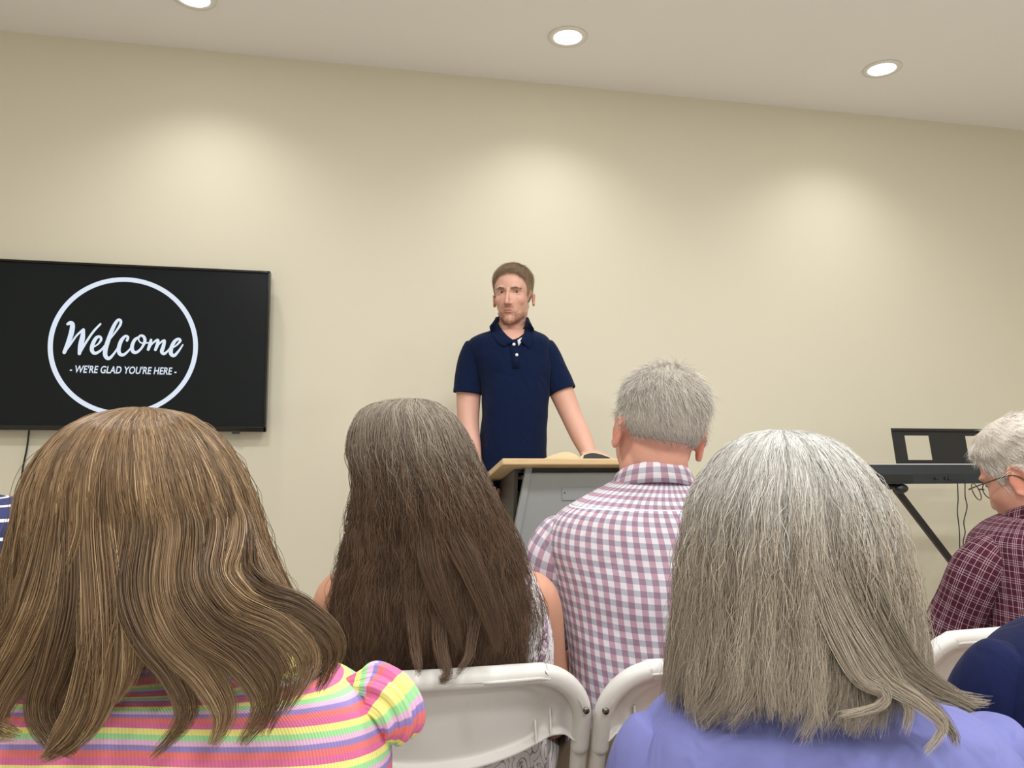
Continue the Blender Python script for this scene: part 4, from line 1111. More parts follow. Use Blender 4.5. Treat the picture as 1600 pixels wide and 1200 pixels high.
def collar(parent, name, mat, c, hw, hd, drop, h, yaw=0.0, open_front=.0, flare=.010, stand=.012, uvv=0.0, tilt_side=0.0, n=72, thick=.0022):
    """shirt collar: c world centre of its top at the back; the side toward -AY is the back when yaw=0"""
    cc, s = math.cos(yaw), math.sin(yaw); AX = RT0*cc+HF*s; AY = HF*cc-RT0*s
    a = np.linspace(-math.pi+open_front, math.pi-open_front, n)       # 0 = back
    rows, uv = [], []
    for k, (o_, dz) in enumerate(((-.002, -stand*1.6), (0, -.003), (.002, 0), (.006, -.002), (.008+flare*.3, -h*.35), (.008+flare, -h*1.0), (.006+flare, -h*1.0-.001), (.003+flare*.3, -h*.5))):
        z = -drop*(1-np.cos(a))/2 + dz*(1+.5*(np.abs(a)/math.pi)**3*(dz < -.01)) + tilt_side*np.sin(a)
        rows.append(np.array(c)+((hw+o_)*np.sin(a))[:, None]*AX + (-(hd+o_)*np.cos(a)+hd)[:, None]*AY + z[:, None]*np.array([0, 0, 1.0]))
        uv.append(np.stack([a*(hw+hd)/2, np.full(n, uvv+dz if k < 3 else uvv-dz*0+dz)], -1))
    V = np.vstack(rows); m_ = n; k = len(rows)
    Fc = [(j*m_+i, j*m_+i+1, (j+1)*m_+i+1, (j+1)*m_+i) for j in range(k-1) for i in range(n-1)]
    return mk(name, V, Fc, mat, parent, uv=np.vstack(uv), attrs={'yoke': np.ones(len(V))*0})
def garment(parent, name, rows, mat, yaw=0.0, wrinkle=.004, seed=1, yoke=None, fold=None, expo=2.3, n=96, steps=80, uoff=0.0, vw=.35):
    V, Fc, uv, info = loft_cam(rows, yaw, n=n, steps=steps, expo=expo, wrinkle=wrinkle, seed=seed, fold=fold, uoff=uoff, vw=vw)
    at = {'yoke': np.zeros(len(V))}
    if yoke is not None:
        b = n//2; vv = uv.reshape(steps, n+1, 2)[:, :, 1]
        g = np.repeat((np.linspace(0, 1, steps) < yoke)[:, None], n+1, 1).astype(float); at['yoke'] = g.ravel()
    return mk(name, V, Fc, mat, parent, uv=uv, attrs=at)
def sleeve_part(parent, mat, pts, rad, name='sleeve', **kw):
    d0 = np.array(pts[0])-np.array(pts[1]); d0 /= np.linalg.norm(d0)
    pts = [np.array(pts[0])+d0*.016]+list(pts); rad = [rad[0]*.35]+list(rad)
    V, Fc, uv = sleeve(pts, rad, **kw)
    return mk(name, V, Fc, mat, parent, uv=uv, attrs={'yoke': np.zeros(len(V))})
DN = np.array([0, 0, -1.0])

def seated(label, head, hh, torso_rows, arms_px, sk, facing=HF, tilt=0.0, roll=0.0, hscale=.95, seat=None, trouser='trouser', yaw=0.0, armr=(.046, .040, .037, .026), voxel=.005, feat=False, group=None, jaw=1.0, inset=.88, cap=(.5, .70), nose=1.0):
    c = P(head[0], head[1], hh); HT = head_frame(c, facing, tilt, roll, hscale)
    last = torso_rows[-1]; pc = P((last[0]+last[1])/2, last[2], last[3]); pelvis = np.array([pc[0], pc[1], .54])+HF*.02
    legs = seated_legs(pelvis, HF)
    arms = []
    for s, (sh, el) in zip((-1, 1), arms_px):
        a, e = P(*sh), P(*el)
        hip, knee, ank = legs[0 if s < 0 else 1]
        w = hip+(knee-hip)*.62+np.array([0, 0, .105])
        tc_ = P((torso_rows[3][0]+torso_rows[3][1])/2, torso_rows[3][2], torso_rows[3][3]); ai = a+(tc_-a)*.30; ai[2] = a[2]+.006
        arms.append(([ai, a, (a*.5+e*.5), e, (e*.5+w*.5), w], [armr[0]*cap[0], armr[0]*cap[1], (armr[0]+armr[1])/2, armr[1]*.95, armr[2]*.92, armr[3]], (HF*.95-RT0*s*.3+np.array([0, 0, -.12]), np.array([0, 0, 1.0]), -s if False else (-1 if s > 0 else 1), .28)))
    lg = [([hip, (hip+knee)/2, knee, (knee+ank)/2, ank], [.075, .066, .052, .046, .036]) for hip, knee, ank in legs]
    o, V, Nn, L = body(label, (pelvis[0], pelvis[1], 0), SK[sk], HT, True, torso_rows, yaw, arms, voxel, lg, jaw=jaw, group=group, feat=feat, inset=inset, nose=nose)
    trousers(o, legs, M[trouser], HF, waist=pelvis+np.array([0, 0, .04])); shoes(o, legs, HF, M['shoe'])
    return o, V, Nn, L, HT, arms, legs

def people():
    # ---- person in the rainbow top, front left
    rows = [(185, 290, 1005, .775, .055), (130, 350, 1032, .775, .075), (20, 470, 1046, .775, .09), (-50, 540, 1056, .775, .10), (-95, 585, 1085, .775, .105), (-105, 606, 1135, .775, .11),
            (-100, 612, 1200, .77, .115), (-90, 600, 1320, .76, .12), (-85, 600, 1500, .75, .12), (-90, 605, 1690, .74, .14)]
    o, V, Nn, L, HT, arms, legs = seated('person in a rainbow striped top with light brown hair curling over the shoulders', (228, 826), .75, rows,
        (((-70, 1130, .78), (-120, 1420, .86)), ((560, 1130, .80), (560, 1400, .98))), 'a', hscale=.92, armr=(.036, .033, .031, .022))
    garment(o, 'top', rows, M['rainbow'], wrinkle=.0025, seed=11, vw=-.14)
    for s, x in ((-1, -1), (1, 1)):
        def fl(th, t): return 1+.10*np.sin(th*7+t*4)*sm(np.array(t), .02, .35)*(1-.2*t)+.05*np.sin(th*15-t*5)+.06*math.sin(t*9)
        xs = lambda px: px if s > 0 else 505-px
        sleeve_part(o, M['rainbow'], [P(xs(560), 1075, .775), P(xs(585), 1078, .775), P(xs(608), 1092, .77), P(xs(620), 1120, .775), P(xs(612), 1146, .785)],
                    [.016, .028, .031, .027, .016], name='puff_sleeve', flare=fl, n=90, steps=60, wrinkle=.004, seed=5+s, uoff=.1, voff=.012)
    GR = [(208, 235, 637, .012), (172, 285, 646, .048), (138, 310, 661, .070), (112, 333, 680, .085), (84, 360, 716, .100), (62, 382, 760, .108), (48, 400, 810, .108), (32, 418, 862, .104),
          (16, 444, 915, .098), (4, 468, 965, .098), (-14, 490, 1015, .102), (-22, 502, 1070, .108), (-10, 480, 1130, .112), (10, 450, 1185, .114)]
    GPY = [q[2] for q in GR]
    HL = HairLoft([(a, b_, c_, .75-.0005*max(0, (c_-900)/10), d_) for a, b_, c_, d_ in GR])
    ev = lambda a: np.interp(a, [-2.2, -1.5, -.9, -.5, 0, .4, .8, 1.2, 1.6, 2.2], [.84, .86, .84, .80, .78, .80, .80, .80, .78, .76])
    h = hair_base(HL, HM['girl'], o, 2.1, .90, .91, tone=.10, endv=ev)
    Q, tn = loft_hair(HL, 9000, 21, 2.15, K=30, clumps=85, clump=.72, wave=.05, wfreq=1.6, fine=.0009, ragged=.10, inset=.09, endv=ev, start=.34, fly=.012)
    strands('strands', Q, np.random.RandomState(1).uniform(.00022, .00042, len(Q)), HM['girl'], h, tn)
    lk = [([(96, 800, .66), (74, 900, .65), (34, 985, .64), (-30, 1040, .635), (-90, 1060, .635)], .020),
          ([(108, 800, .655), (90, 920, .64), (50, 1010, .632), (5, 1080, .63), (-12, 1130, .63), (30, 1150, .625)], .018),
          ([(120, 800, .65), (118, 930, .635), (92, 1030, .625), (68, 1100, .62), (84, 1150, .618), (118, 1180, .616)], .016),
          ([(150, 800, .645), (160, 920, .632), (160, 1020, .624), (150, 1095, .62), (118, 1150, .616), (62, 1190, .613)], .017),
          ([(185, 800, .64), (168, 930, .628), (150, 1030, .621), (128, 1100, .617), (98, 1150, .614), (70, 1186, .612)], .014),
          ([(205, 800, .64), (200, 900, .63), (228, 990, .622), (272, 1055, .618), (290, 1120, .616), (236, 1186, .613)], .0125),
          ([(235, 800, .64), (235, 900, .63), (268, 990, .622), (322, 1055, .619), (350, 1115, .617), (330, 1168, .615)], .015),
          ([(262, 800, .64), (268, 900, .63), (312, 975, .623), (376, 1030, .62), (414, 1095, .619), (376, 1166, .617)], .017),
          ([(290, 800, .64), (296, 890, .632), (342, 960, .626), (405, 1005, .624), (440, 1065, .622), (412, 1150, .62)], .017),
          ([(318, 800, .645), (325, 890, .636), (372, 945, .63), (438, 980, .63), (480, 1035, .63), (442, 1118, .627)], .016),
          ([(342, 800, .65), (360, 890, .642), (408, 935, .638), (470, 958, .64), (520, 1010, .642), (497, 1082, .64)], .017),
          ([(365, 800, .66), (390, 890, .652), (432, 950, .648), (486, 975, .645), (508, 1030, .645), (478, 1068, .64)], .013),
          ([(140, 800, .648), (100, 920, .64), (60, 990, .634), (10, 1050, .632), (-40, 1100, .63), (0, 1160, .625)], .016),
          ([(380, 800, .67), (412, 890, .66), (450, 960, .655), (480, 1000, .65), (470, 1040, .645), (455, 1050, .642)], .010),
          ([(220, 800, .64), (205, 920, .629), (208, 1000, .623), (200, 1060, .62), (180, 1100, .618)], .010)]
    for i, (pts, r) in enumerate(lk):
        rd = [r*1.25, r*1.25, r*1.15, r*1.0, r*.9, r*.4][-len(pts):]
        Q, tn = lock_hair(HL, GPY, pts, rd, int(520*r/.016), 50+i, da=.17, K=44, fine=.0010, tone=.50+.16*math.sin(i*2.3))
        strands('tress', Q, .00034, HM['girl'], h, tn)
    # ---- person with the long frizzy hair
    rows = [(605, 690, 850, 1.27, .055), (575, 760, 860, 1.27, .075), (545, 808, 868, 1.265, .09), (532, 832, 892, 1.26, .10), (522, 850, 935, 1.26, .108), (516, 864, 1000, 1.26, .112),
            (514, 864, 1060, 1.275, .114), (515, 852, 1130, 1.30, .118), (505, 856, 1200, 1.315, .125), (495, 866, 1290, 1.335, .14), (490, 872, 1385, 1.345, .155)]
    o, V, Nn, L, HT, arms, legs = seated('person with very long frizzy greying brown hair and a sleeveless floral dress', (640, 742), 1.26, rows,
        (((530, 934, 1.27), (514, 1150, 1.34)), ((836, 934, 1.30), (860, 1120, 1.36))), 'b', hscale=.94, armr=(.041, .038, .035, .025), trouser='khaki', inset=.93, cap=(.75, .95))
    garment(o, 'dress', rows, M['floral'], wrinkle=.003, seed=14)
    kneeL, kneeR = legs[0][1], legs[1][1]
    V2, F2, uv2 = [], [], []
    sk = [ellipsoid((legs[0][0]+legs[1][0])/2+np.array([0, 0, .03]), (.185, .15, .15))]+[tube([legs[k][0], (legs[k][0]+legs[k][1])/2, legs[k][1], legs[k][1]*.4+legs[k][2]*.6+HF*.0], [.125, .115, .10, .11], n=20) for k in (0, 1)]
    Vs, Fs, _ = remesh(sk, .012, 6); uvk = np.stack([(Vs-legs[0][0]) @ RT0, (Vs-legs[0][0]) @ HF*.4 - Vs[:, 2]], 1)
    mk('skirt', Vs, Fs, M['floral'], o, uv=uvk)
    LR = [(628, 656, 624, .012), (596, 680, 630, .05), (567, 702, 645, .078), (553, 722, 670, .095), (549, 737, 703, .107), (556, 751, 736, .112), (557, 770, 774, .110), (550, 790, 815, .105),
          (540, 811, 860, .101), (528, 827, 905, .10), (522, 842, 950, .101), (521, 849, 995, .100), (524, 846, 1030, .098), (530, 842, 1066, .094)]
    HL = HairLoft([(a, b_, c_, 1.26-.03*min(1, max(0, (c_-740)/200)), d_) for a, b_, c_, d_ in LR])
    ev = lambda a: 1.0-.05*np.cos(a*2+1)
    h = hair_base(HL, HM['long'], o, 1.9, .93, .93, tone=.2, endv=ev)
    h.data.attributes['along'].data.foreach_set('value', np.full(len(h.data.vertices), .6, np.float32))
    Q, tn = loft_hair(HL, 15000, 31, 1.95, K=44, clumps=150, clump=.45, wave=.03, wfreq=3.5, fine=.0022, ragged=.045, inset=.09, endv=ev, start=.28, fly=.13, curl=.0026)
    strands('strands', Q, np.random.RandomState(2).uniform(.00022, .00045, len(Q)), HM['long'], h, tn)
    LPY = [q[2] for q in LR]
    for i, (pts, r) in enumerate((([(690, 860, 1.12), (684, 960, 1.115), (690, 1020, 1.095), (699, 1050, 1.07), (690, 1064, 1.06), (708, 1060, 1.06)], .009), ([(640, 860, 1.13), (644, 960, 1.12), (650, 1020, 1.095), (654, 1044, 1.075), (652, 1056, 1.07)], .006),
                             ([(750, 860, 1.13), (742, 960, 1.12), (734, 1020, 1.10), (720, 1046, 1.075), (712, 1058, 1.07)], .006), ([(700, 800, 1.135), (735, 880, 1.125), (765, 960, 1.12), (780, 1020, 1.115)], .016), ([(660, 800, 1.13), (672, 880, 1.122), (700, 960, 1.12), (722, 1020, 1.115)], .014))):
        rd = [r*1.4, r*1.2, r, r*.7, r*.4, r*.3][:len(pts)]
        Q, tn = lock_hair(HL, LPY, pts, rd, int(160*r/.008), 80+i, da=.12, K=40, tone=.5, fine=.0028); strands('tress', Q, .0003, HM['long'], h, tn)
    cp = P(603, 632, 1.235)
    mk('hair_clip', *tube([cp+RT0*(-.012)+np.array([0, 0, -.004]), cp+RT0*.0+np.array([0, 0, .003]), cp+RT0*.014+np.array([0, 0, .006])], [.0022, .003, .002], n=8), M['clip'], o)
    # ---- gingham shirt
    rows = [(972, 1082, 745, 1.425, .060), (950, 1096, 757, 1.425, .078), (905, 1130, 781, 1.415, .098), (868, 1175, 808, 1.41, .112), (856, 1204, 848, 1.405, .122), (864, 1210, 900, 1.40, .13),
            (872, 1208, 960, 1.395, .135), (884, 1204, 1030, 1.385, .14), (890, 1205, 1100, 1.37, .145), (880, 1208, 1180, 1.345, .155), (868, 1214, 1300, 1.31, .17)]
    o, V, Nn, L, HT, arms, legs = seated('person with short silver hair in a pink and grey gingham shirt', (1028, 678), 1.43, rows,
        (((876, 845, 1.41), (850, 1030, 1.50)), ((1190, 850, 1.41), (1225, 1030, 1.48))), 'c', roll=math.radians(-9), hscale=.98, trouser='khaki', jaw=1.15, facing=HF*.99+RT0*-.12, feat=True, voxel=.004)
    def foldg(Vg, C, t): 
        return Vg
    garment(o, 'shirt', rows, M['gingham'], wrinkle=.0035, seed=17, yoke=.235, n=128, steps=110)
    sleeve_part(o, M['gingham'], [P(888, 826, 1.41), P(868, 862, 1.41), P(860, 905, 1.43), P(858, 950, 1.47), P(856, 985, 1.50)], [.044, .051, .054, .055, .056], seed=6, wrinkle=.005, n=56, steps=50)
    sleeve_part(o, M['gingham'], [P(1172, 826, 1.41), P(1198, 862, 1.41), P(1206, 905, 1.43), P(1210, 950, 1.46), P(1214, 985, 1.48)], [.044, .051, .054, .055, .056], seed=8, wrinkle=.005, n=56, steps=50)
    cb = P(1030, 720, 1.365)
    collar(o, 'collar', M['gingham'], cb, .062, .062, .050, .036, flare=.012, open_front=.25)
    eyes(o, HT); 
    Ll = L
    zg = lambda y: np.maximum(zhair(y), np.interp(y, [-.12, -.03, -.02], [-.018, -.014, -.06]))
    h, out, ids, mask = hair_cap(o, V, [tuple(p.vertices) for p in o.data.polygons], Nn, L, lambda l: .002+.009*sm(l[:, 2], .03, .10), HM['silver'], zh=zg, tone=.4)
    Ti = HT[1]; T = HT[0]; R0 = T((0, 0, 0))
    def flow(c0, swirl):
        def f(root, nn):
            l = Ti(root); d = l-np.array(c0); d = d/ (np.linalg.norm(d, axis=1)[:, None]+1e-6)
            w = np.stack([-d[:, 1], d[:, 0], d[:, 2]*0], 1)*swirl
            return T(d+w)-R0
        return f
    Q = fur(out, Nn, ids, flow((.02, -.02, .16), .75), lambda r_: .010+.015*sm(Ti(r_)[:, 2], -.02, .09), lambda r_: .20+.16*sm(Ti(r_)[:, 2], .03, .10), 3, 18000, K=7, jitter=.24, out=-.003)
    strands('strands', Q, .00028, HM['silver'], h, -.22*(1-sm(Ti(Q[:, 0])[:, 2], -.03, .05))+np.random.RandomState(3).beta(2.2, 1.6, len(Q)))
    # ---- lavender top
    rows = [(1165, 1295, 1030, .835, .055), (1110, 1390, 1066, .83, .075), (1062, 1462, 1094, .825, .09), (1032, 1510, 1112, .82, .10), (1008, 1548, 1138, .82, .106), (992, 1574, 1175, .82, .112),
            (985, 1585, 1220, .815, .115), (990, 1585, 1320, .81, .12), (1000, 1580, 1480, .80, .125), (985, 1590, 1660, .79, .15)]
    o, V, Nn, L, HT, arms, legs = seated('person with straight shoulder length silver grey hair in a lavender top', (1238, 858), .81, rows,
        (((1035, 1175, .83), (985, 1420, .90)), ((1545, 1172, .83), (1600, 1420, .90))), 'a', hscale=.93, armr=(.040, .036, .033, .024))
    garment(o, 'top', rows, M['lavender'], wrinkle=.0028, seed=23)
    sleeve_part(o, M['lavender'], [P(1052, 1150, .825), P(1030, 1190, .825), P(1010, 1260, .84), P(998, 1330, .87)], [.040, .046, .046, .045], seed=31, wrinkle=.003, n=48)
    sleeve_part(o, M['lavender'], [P(1520, 1150, .825), P(1546, 1190, .825), P(1566, 1260, .84), P(1580, 1330, .87)], [.040, .047, .047, .046], seed=33, wrinkle=.003, n=48)
    WR = [(1205, 1242, 673, .012), (1164, 1282, 684, .05), (1133, 1318, 706, .072), (1106, 1352, 742, .092), (1085, 1373, 782, .104), (1073, 1390, 828, .109), (1065, 1406, 874, .109),
          (1060, 1420, 925, .108), (1055, 1430, 972, .108), (1048, 1436, 1015, .110), (1040, 1446, 1066, .112), (1034, 1458, 1118, .114)]
    WPY = [q[2] for q in WR]
    HL = HairLoft([(a, b_, c_, .81, d_) for a, b_, c_, d_ in WR])
    ev = lambda a: np.interp(a, [-2.2, -1.5, -1.0, -.5, 0, .35, .8, 1.2, 2.2], [.93, .98, .98, .97, .97, .96, .92, .90, .9])
    h = hair_base(HL, HM['grey'], o, 2.1, .93, .93, tone=.25, endv=ev)
    Q, tn = loft_hair(HL, 19000, 41, 2.15, K=32, clumps=170, clump=.42, wave=.03, wfreq=1.1, fine=.0016, ragged=.08, inset=.09, endv=ev, start=.34, fly=.05, flick=(-.42, .16))
    tn = np.clip(.5+(tn-.38)*1.45+np.random.RandomState(8).normal(size=len(tn))*.10, 0, 1)
    strands('strands', Q, np.random.RandomState(4).uniform(.00016, .00032, len(Q)), HM['grey'], h, tn)
    lk = [([(1325, 850, .71), (1358, 960, .71), (1405, 1040, .708), (1470, 1085, .708), (1548, 1096, .71)], .011, .5),
          ([(1345, 850, .715), (1380, 960, .712), (1430, 1045, .708), (1490, 1088, .705), (1526, 1108, .705)], .010, .4),
          ([(1310, 850, .708), (1345, 960, .705), (1395, 1055, .702), (1455, 1105, .70), (1488, 1145, .70), (1492, 1166, .70)], .009, .45),
          ([(1290, 850, .705), (1325, 960, .70), (1378, 1055, .697), (1432, 1095, .695), (1472, 1135, .692), (1444, 1178, .69)], .009, .8),
          ([(1280, 850, .70), (1304, 960, .698), (1340, 1050, .694), (1380, 1080, .69), (1372, 1104, .688), (1312, 1118, .686)], .008, .75),
          ([(1300, 850, .705), (1348, 970, .70), (1396, 1055, .698), (1420, 1105, .695), (1412, 1146, .692)], .007, .6)]
    for i, (pts, r, tt) in enumerate(lk):
        rd = [r*1.7, r*1.5, r*1.15, r*.8, r*.5, r*.3][:len(pts)]
        Q, tn = lock_hair(HL, WPY, pts, rd, int(420*r/.012), 90+i, da=.13, K=40, fine=.0022, tone=tt); strands('tress', Q, .0003, HM['grey'], h, tn)
    # ---- maroon plaid shirt, glasses
    rows = [(1588, 1690, 798, 1.63, .062), (1556, 1722, 810, 1.63, .08), (1536, 1750, 826, 1.625, .10), (1524, 1772, 850, 1.62, .115), (1528, 1780, 900, 1.615, .122), (1532, 1780, 960, 1.61, .13),
            (1534, 1778, 1040, 1.60, .135), (1530, 1780, 1120, 1.58, .15), (1526, 1784, 1196, 1.56, .16)]
    fdir = HF*math.cos(math.radians(34))-RT0*math.sin(math.radians(34))
    o, V, Nn, L, HT, arms, legs = seated('person with wavy white hair and wire glasses in a maroon plaid shirt', (1610, 748), 1.64, rows,
        (((1548, 872, 1.62), (1490, 1040, 1.66)), ((1762, 872, 1.62), (1790, 1040, 1.68))), 'c', facing=fdir, tilt=math.radians(20), hscale=.99, feat=True, voxel=.004, trouser='khaki', nose=.3, jaw=1.12)
    garment(o, 'shirt', rows, M['plaid'], wrinkle=.0035, seed=27, n=110, steps=90)
    sleeve_part(o, M['plaid'], [P(1566, 850, 1.61), P(1542, 878, 1.61), P(1520, 920, 1.615), P(1500, 965, 1.63), P(1488, 1010, 1.645)], [.040, .054, .056, .056, .056], seed=41, wrinkle=.005, n=60, steps=50)
    sleeve_part(o, M['plaid'], [P(1744, 850, 1.61), P(1766, 878, 1.61), P(1780, 920, 1.615), P(1786, 965, 1.63), P(1790, 1010, 1.645)], [.040, .054, .056, .056, .056], seed=43, wrinkle=.005, n=60, steps=50)
    collar(o, 'collar', M['plaid'], P(1648, 782, 1.575), .060, .062, .060, .034, flare=.012, open_front=.25, tilt_side=0.0)
    eyes(o, HT)
    h, out, ids, mask = hair_cap(o, V, [tuple(p.vertices) for p in o.data.polygons], Nn, L, lambda l: .002+.018*sm(l[:, 2], .02, .10), HM['white'], tone=.45)
    Ti, T = HT[1], HT[0]; R0 = T((0, 0, 0))
    def flow2(root, nn):
        l = Ti(root); d = l-np.array((0.0, .02, .15)); d /= np.linalg.norm(d, axis=1)[:, None]
        w = np.stack([np.sin(l[:, 2]*70)*.35, -.6+0*l[:, 0], 0*l[:, 0]], 1)
        return T(d+w)-R0
    Q = fur(out, Nn, ids, flow2, .030, .28, 5, 15000, K=9, jitter=.12, out=-.007)
    r = np.random.RandomState(6); l = Ti(Q[:, 0]); ph = np.sin(l[:, 2]*150+np.sin(l[:, 1]*60)*2)
    strands('strands', Q, .00034, HM['white'], h, np.clip(.55+.30*ph+r.normal(size=len(Q))*.15, 0, 1))
    gl = []
    for s in (-1, 1):
        th = np.linspace(0, 2*math.pi, 25)
        gl.append(tube([(s*.032+.024*math.cos(a), .101-.004*math.cos(a)*s, .002+.019*math.sin(a)) for a in th], .0012, n=6, caps=False, steps=60))
        gl.append(tube([(s*.056, .100, .008), (s*.072, .090, .008), (s*.084, .02, .010), (s*.086, -.010, .006), (s*.084, -.025, -.012)], .0014, n=6))
    gl.append(tube([(-.009, .102, .006), (0, .106, .009), (.009, .102, .006)], .0012, n=6))
    g = [(T(v), f) for v, f in gl]
    ge = mk('eyeglasses', *join(g), M['gold'], None, Matrix.Translation(Vector(T((0, .1, 0))))); tag(ge, 'thin wire eyeglasses worn by the person in the maroon plaid shirt', 'eyeglasses')
    # ---- navy and white stripes, far left
    rows = [(-180, -80, 764, 1.235, .06), (-232, -28, 774, 1.235, .08), (-285, 22, 784, 1.23, .10), (-318, 52, 806, 1.225, .11), (-330, 60, 850, 1.22, .116), (-325, 58, 950, 1.215, .12),
            (-322, 56, 1080, 1.21, .13), (-322, 60, 1220, 1.19, .14), (-325, 64, 1385, 1.17, .16)]
    o, V, Nn, L, HT, arms, legs = seated('person at the left edge in a navy top with thin white stripes', (-130, 645), 1.24, rows,
        (((-300, 840, 1.23), (-330, 1040, 1.30)), ((32, 838, 1.23), (52, 1040, 1.30))), 'a', hscale=.93)
    garment(o, 'top', rows, M['breton'], wrinkle=.002, seed=29, vw=-.05)
    sleeve_part(o, M['breton'], [P(8, 822, 1.225), P(26, 850, 1.225), P(34, 910, 1.235), P(40, 990, 1.27)], [.036, .044, .046, .044], seed=45, wrinkle=.003)
    sleeve_part(o, M['breton'], [P(-272, 822, 1.225), P(-294, 850, 1.225), P(-304, 910, 1.235), P(-310, 990, 1.27)], [.036, .044, .046, .044], seed=47, wrinkle=.003)
    h, out, ids, mask = hair_cap(o, V, [tuple(p.vertices) for p in o.data.polygons], Nn, L, .014, HM['brown'])
    Ti, T = HT[1], HT[0]; Q = fur(out, Nn, ids, lambda q, nn, Ti=Ti, T=T: T(Ti(q)-np.array((.01, -.03, .16)))-T((0, 0, 0)), .022, .25, 13, 9000, K=6, jitter=.2, out=-.003)
    strands('strands', Q, .0003, HM['brown'], h, np.random.RandomState(12).uniform(.1, .9, len(Q)))
    # ---- plain navy, lower right
    rows = [(1735, 1848, 955, .985, .06), (1655, 1925, 966, .98, .08), (1600, 1982, 986, .975, .10), (1562, 2020, 1016, .97, .11), (1545, 2038, 1060, .965, .116), (1540, 2042, 1150, .96, .12),
            (1545, 2040, 1300, .95, .13), (1545, 2040, 1540, .93, .15)]
    o, V, Nn, L, HT, arms, legs = seated('person at the lower right edge in a plain navy top', (1790, 800), .985, rows,
        (((1574, 1050, .975), (1535, 1260, 1.03)), ((2008, 1050, .975), (2045, 1260, 1.03))), 'a', hscale=.95)
    garment(o, 'top', rows, M['navy'], wrinkle=.003, seed=37)
    sleeve_part(o, M['navy'], [P(1592, 1034, .97), P(1566, 1066, .97), P(1549, 1120, .975), P(1545, 1220, 1.0)], [.040, .050, .053, .050], seed=49, wrinkle=.003)
    sleeve_part(o, M['navy'], [P(1990, 1034, .97), P(2014, 1066, .97), P(2030, 1120, .975), P(2035, 1220, 1.0)], [.040, .050, .053, .050], seed=51, wrinkle=.003)
    h, out, ids, mask = hair_cap(o, V, [tuple(p.vertices) for p in o.data.polygons], Nn, L, .014, HM['brown'])
    Ti, T = HT[1], HT[0]; Q = fur(out, Nn, ids, lambda q, nn, Ti=Ti, T=T: T(Ti(q)-np.array((.01, -.03, .16)))-T((0, 0, 0)), .022, .25, 13, 9000, K=6, jitter=.2, out=-.003)
    strands('strands', Q, .0003, HM['brown'], h, np.random.RandomState(12).uniform(.1, .9, len(Q)))

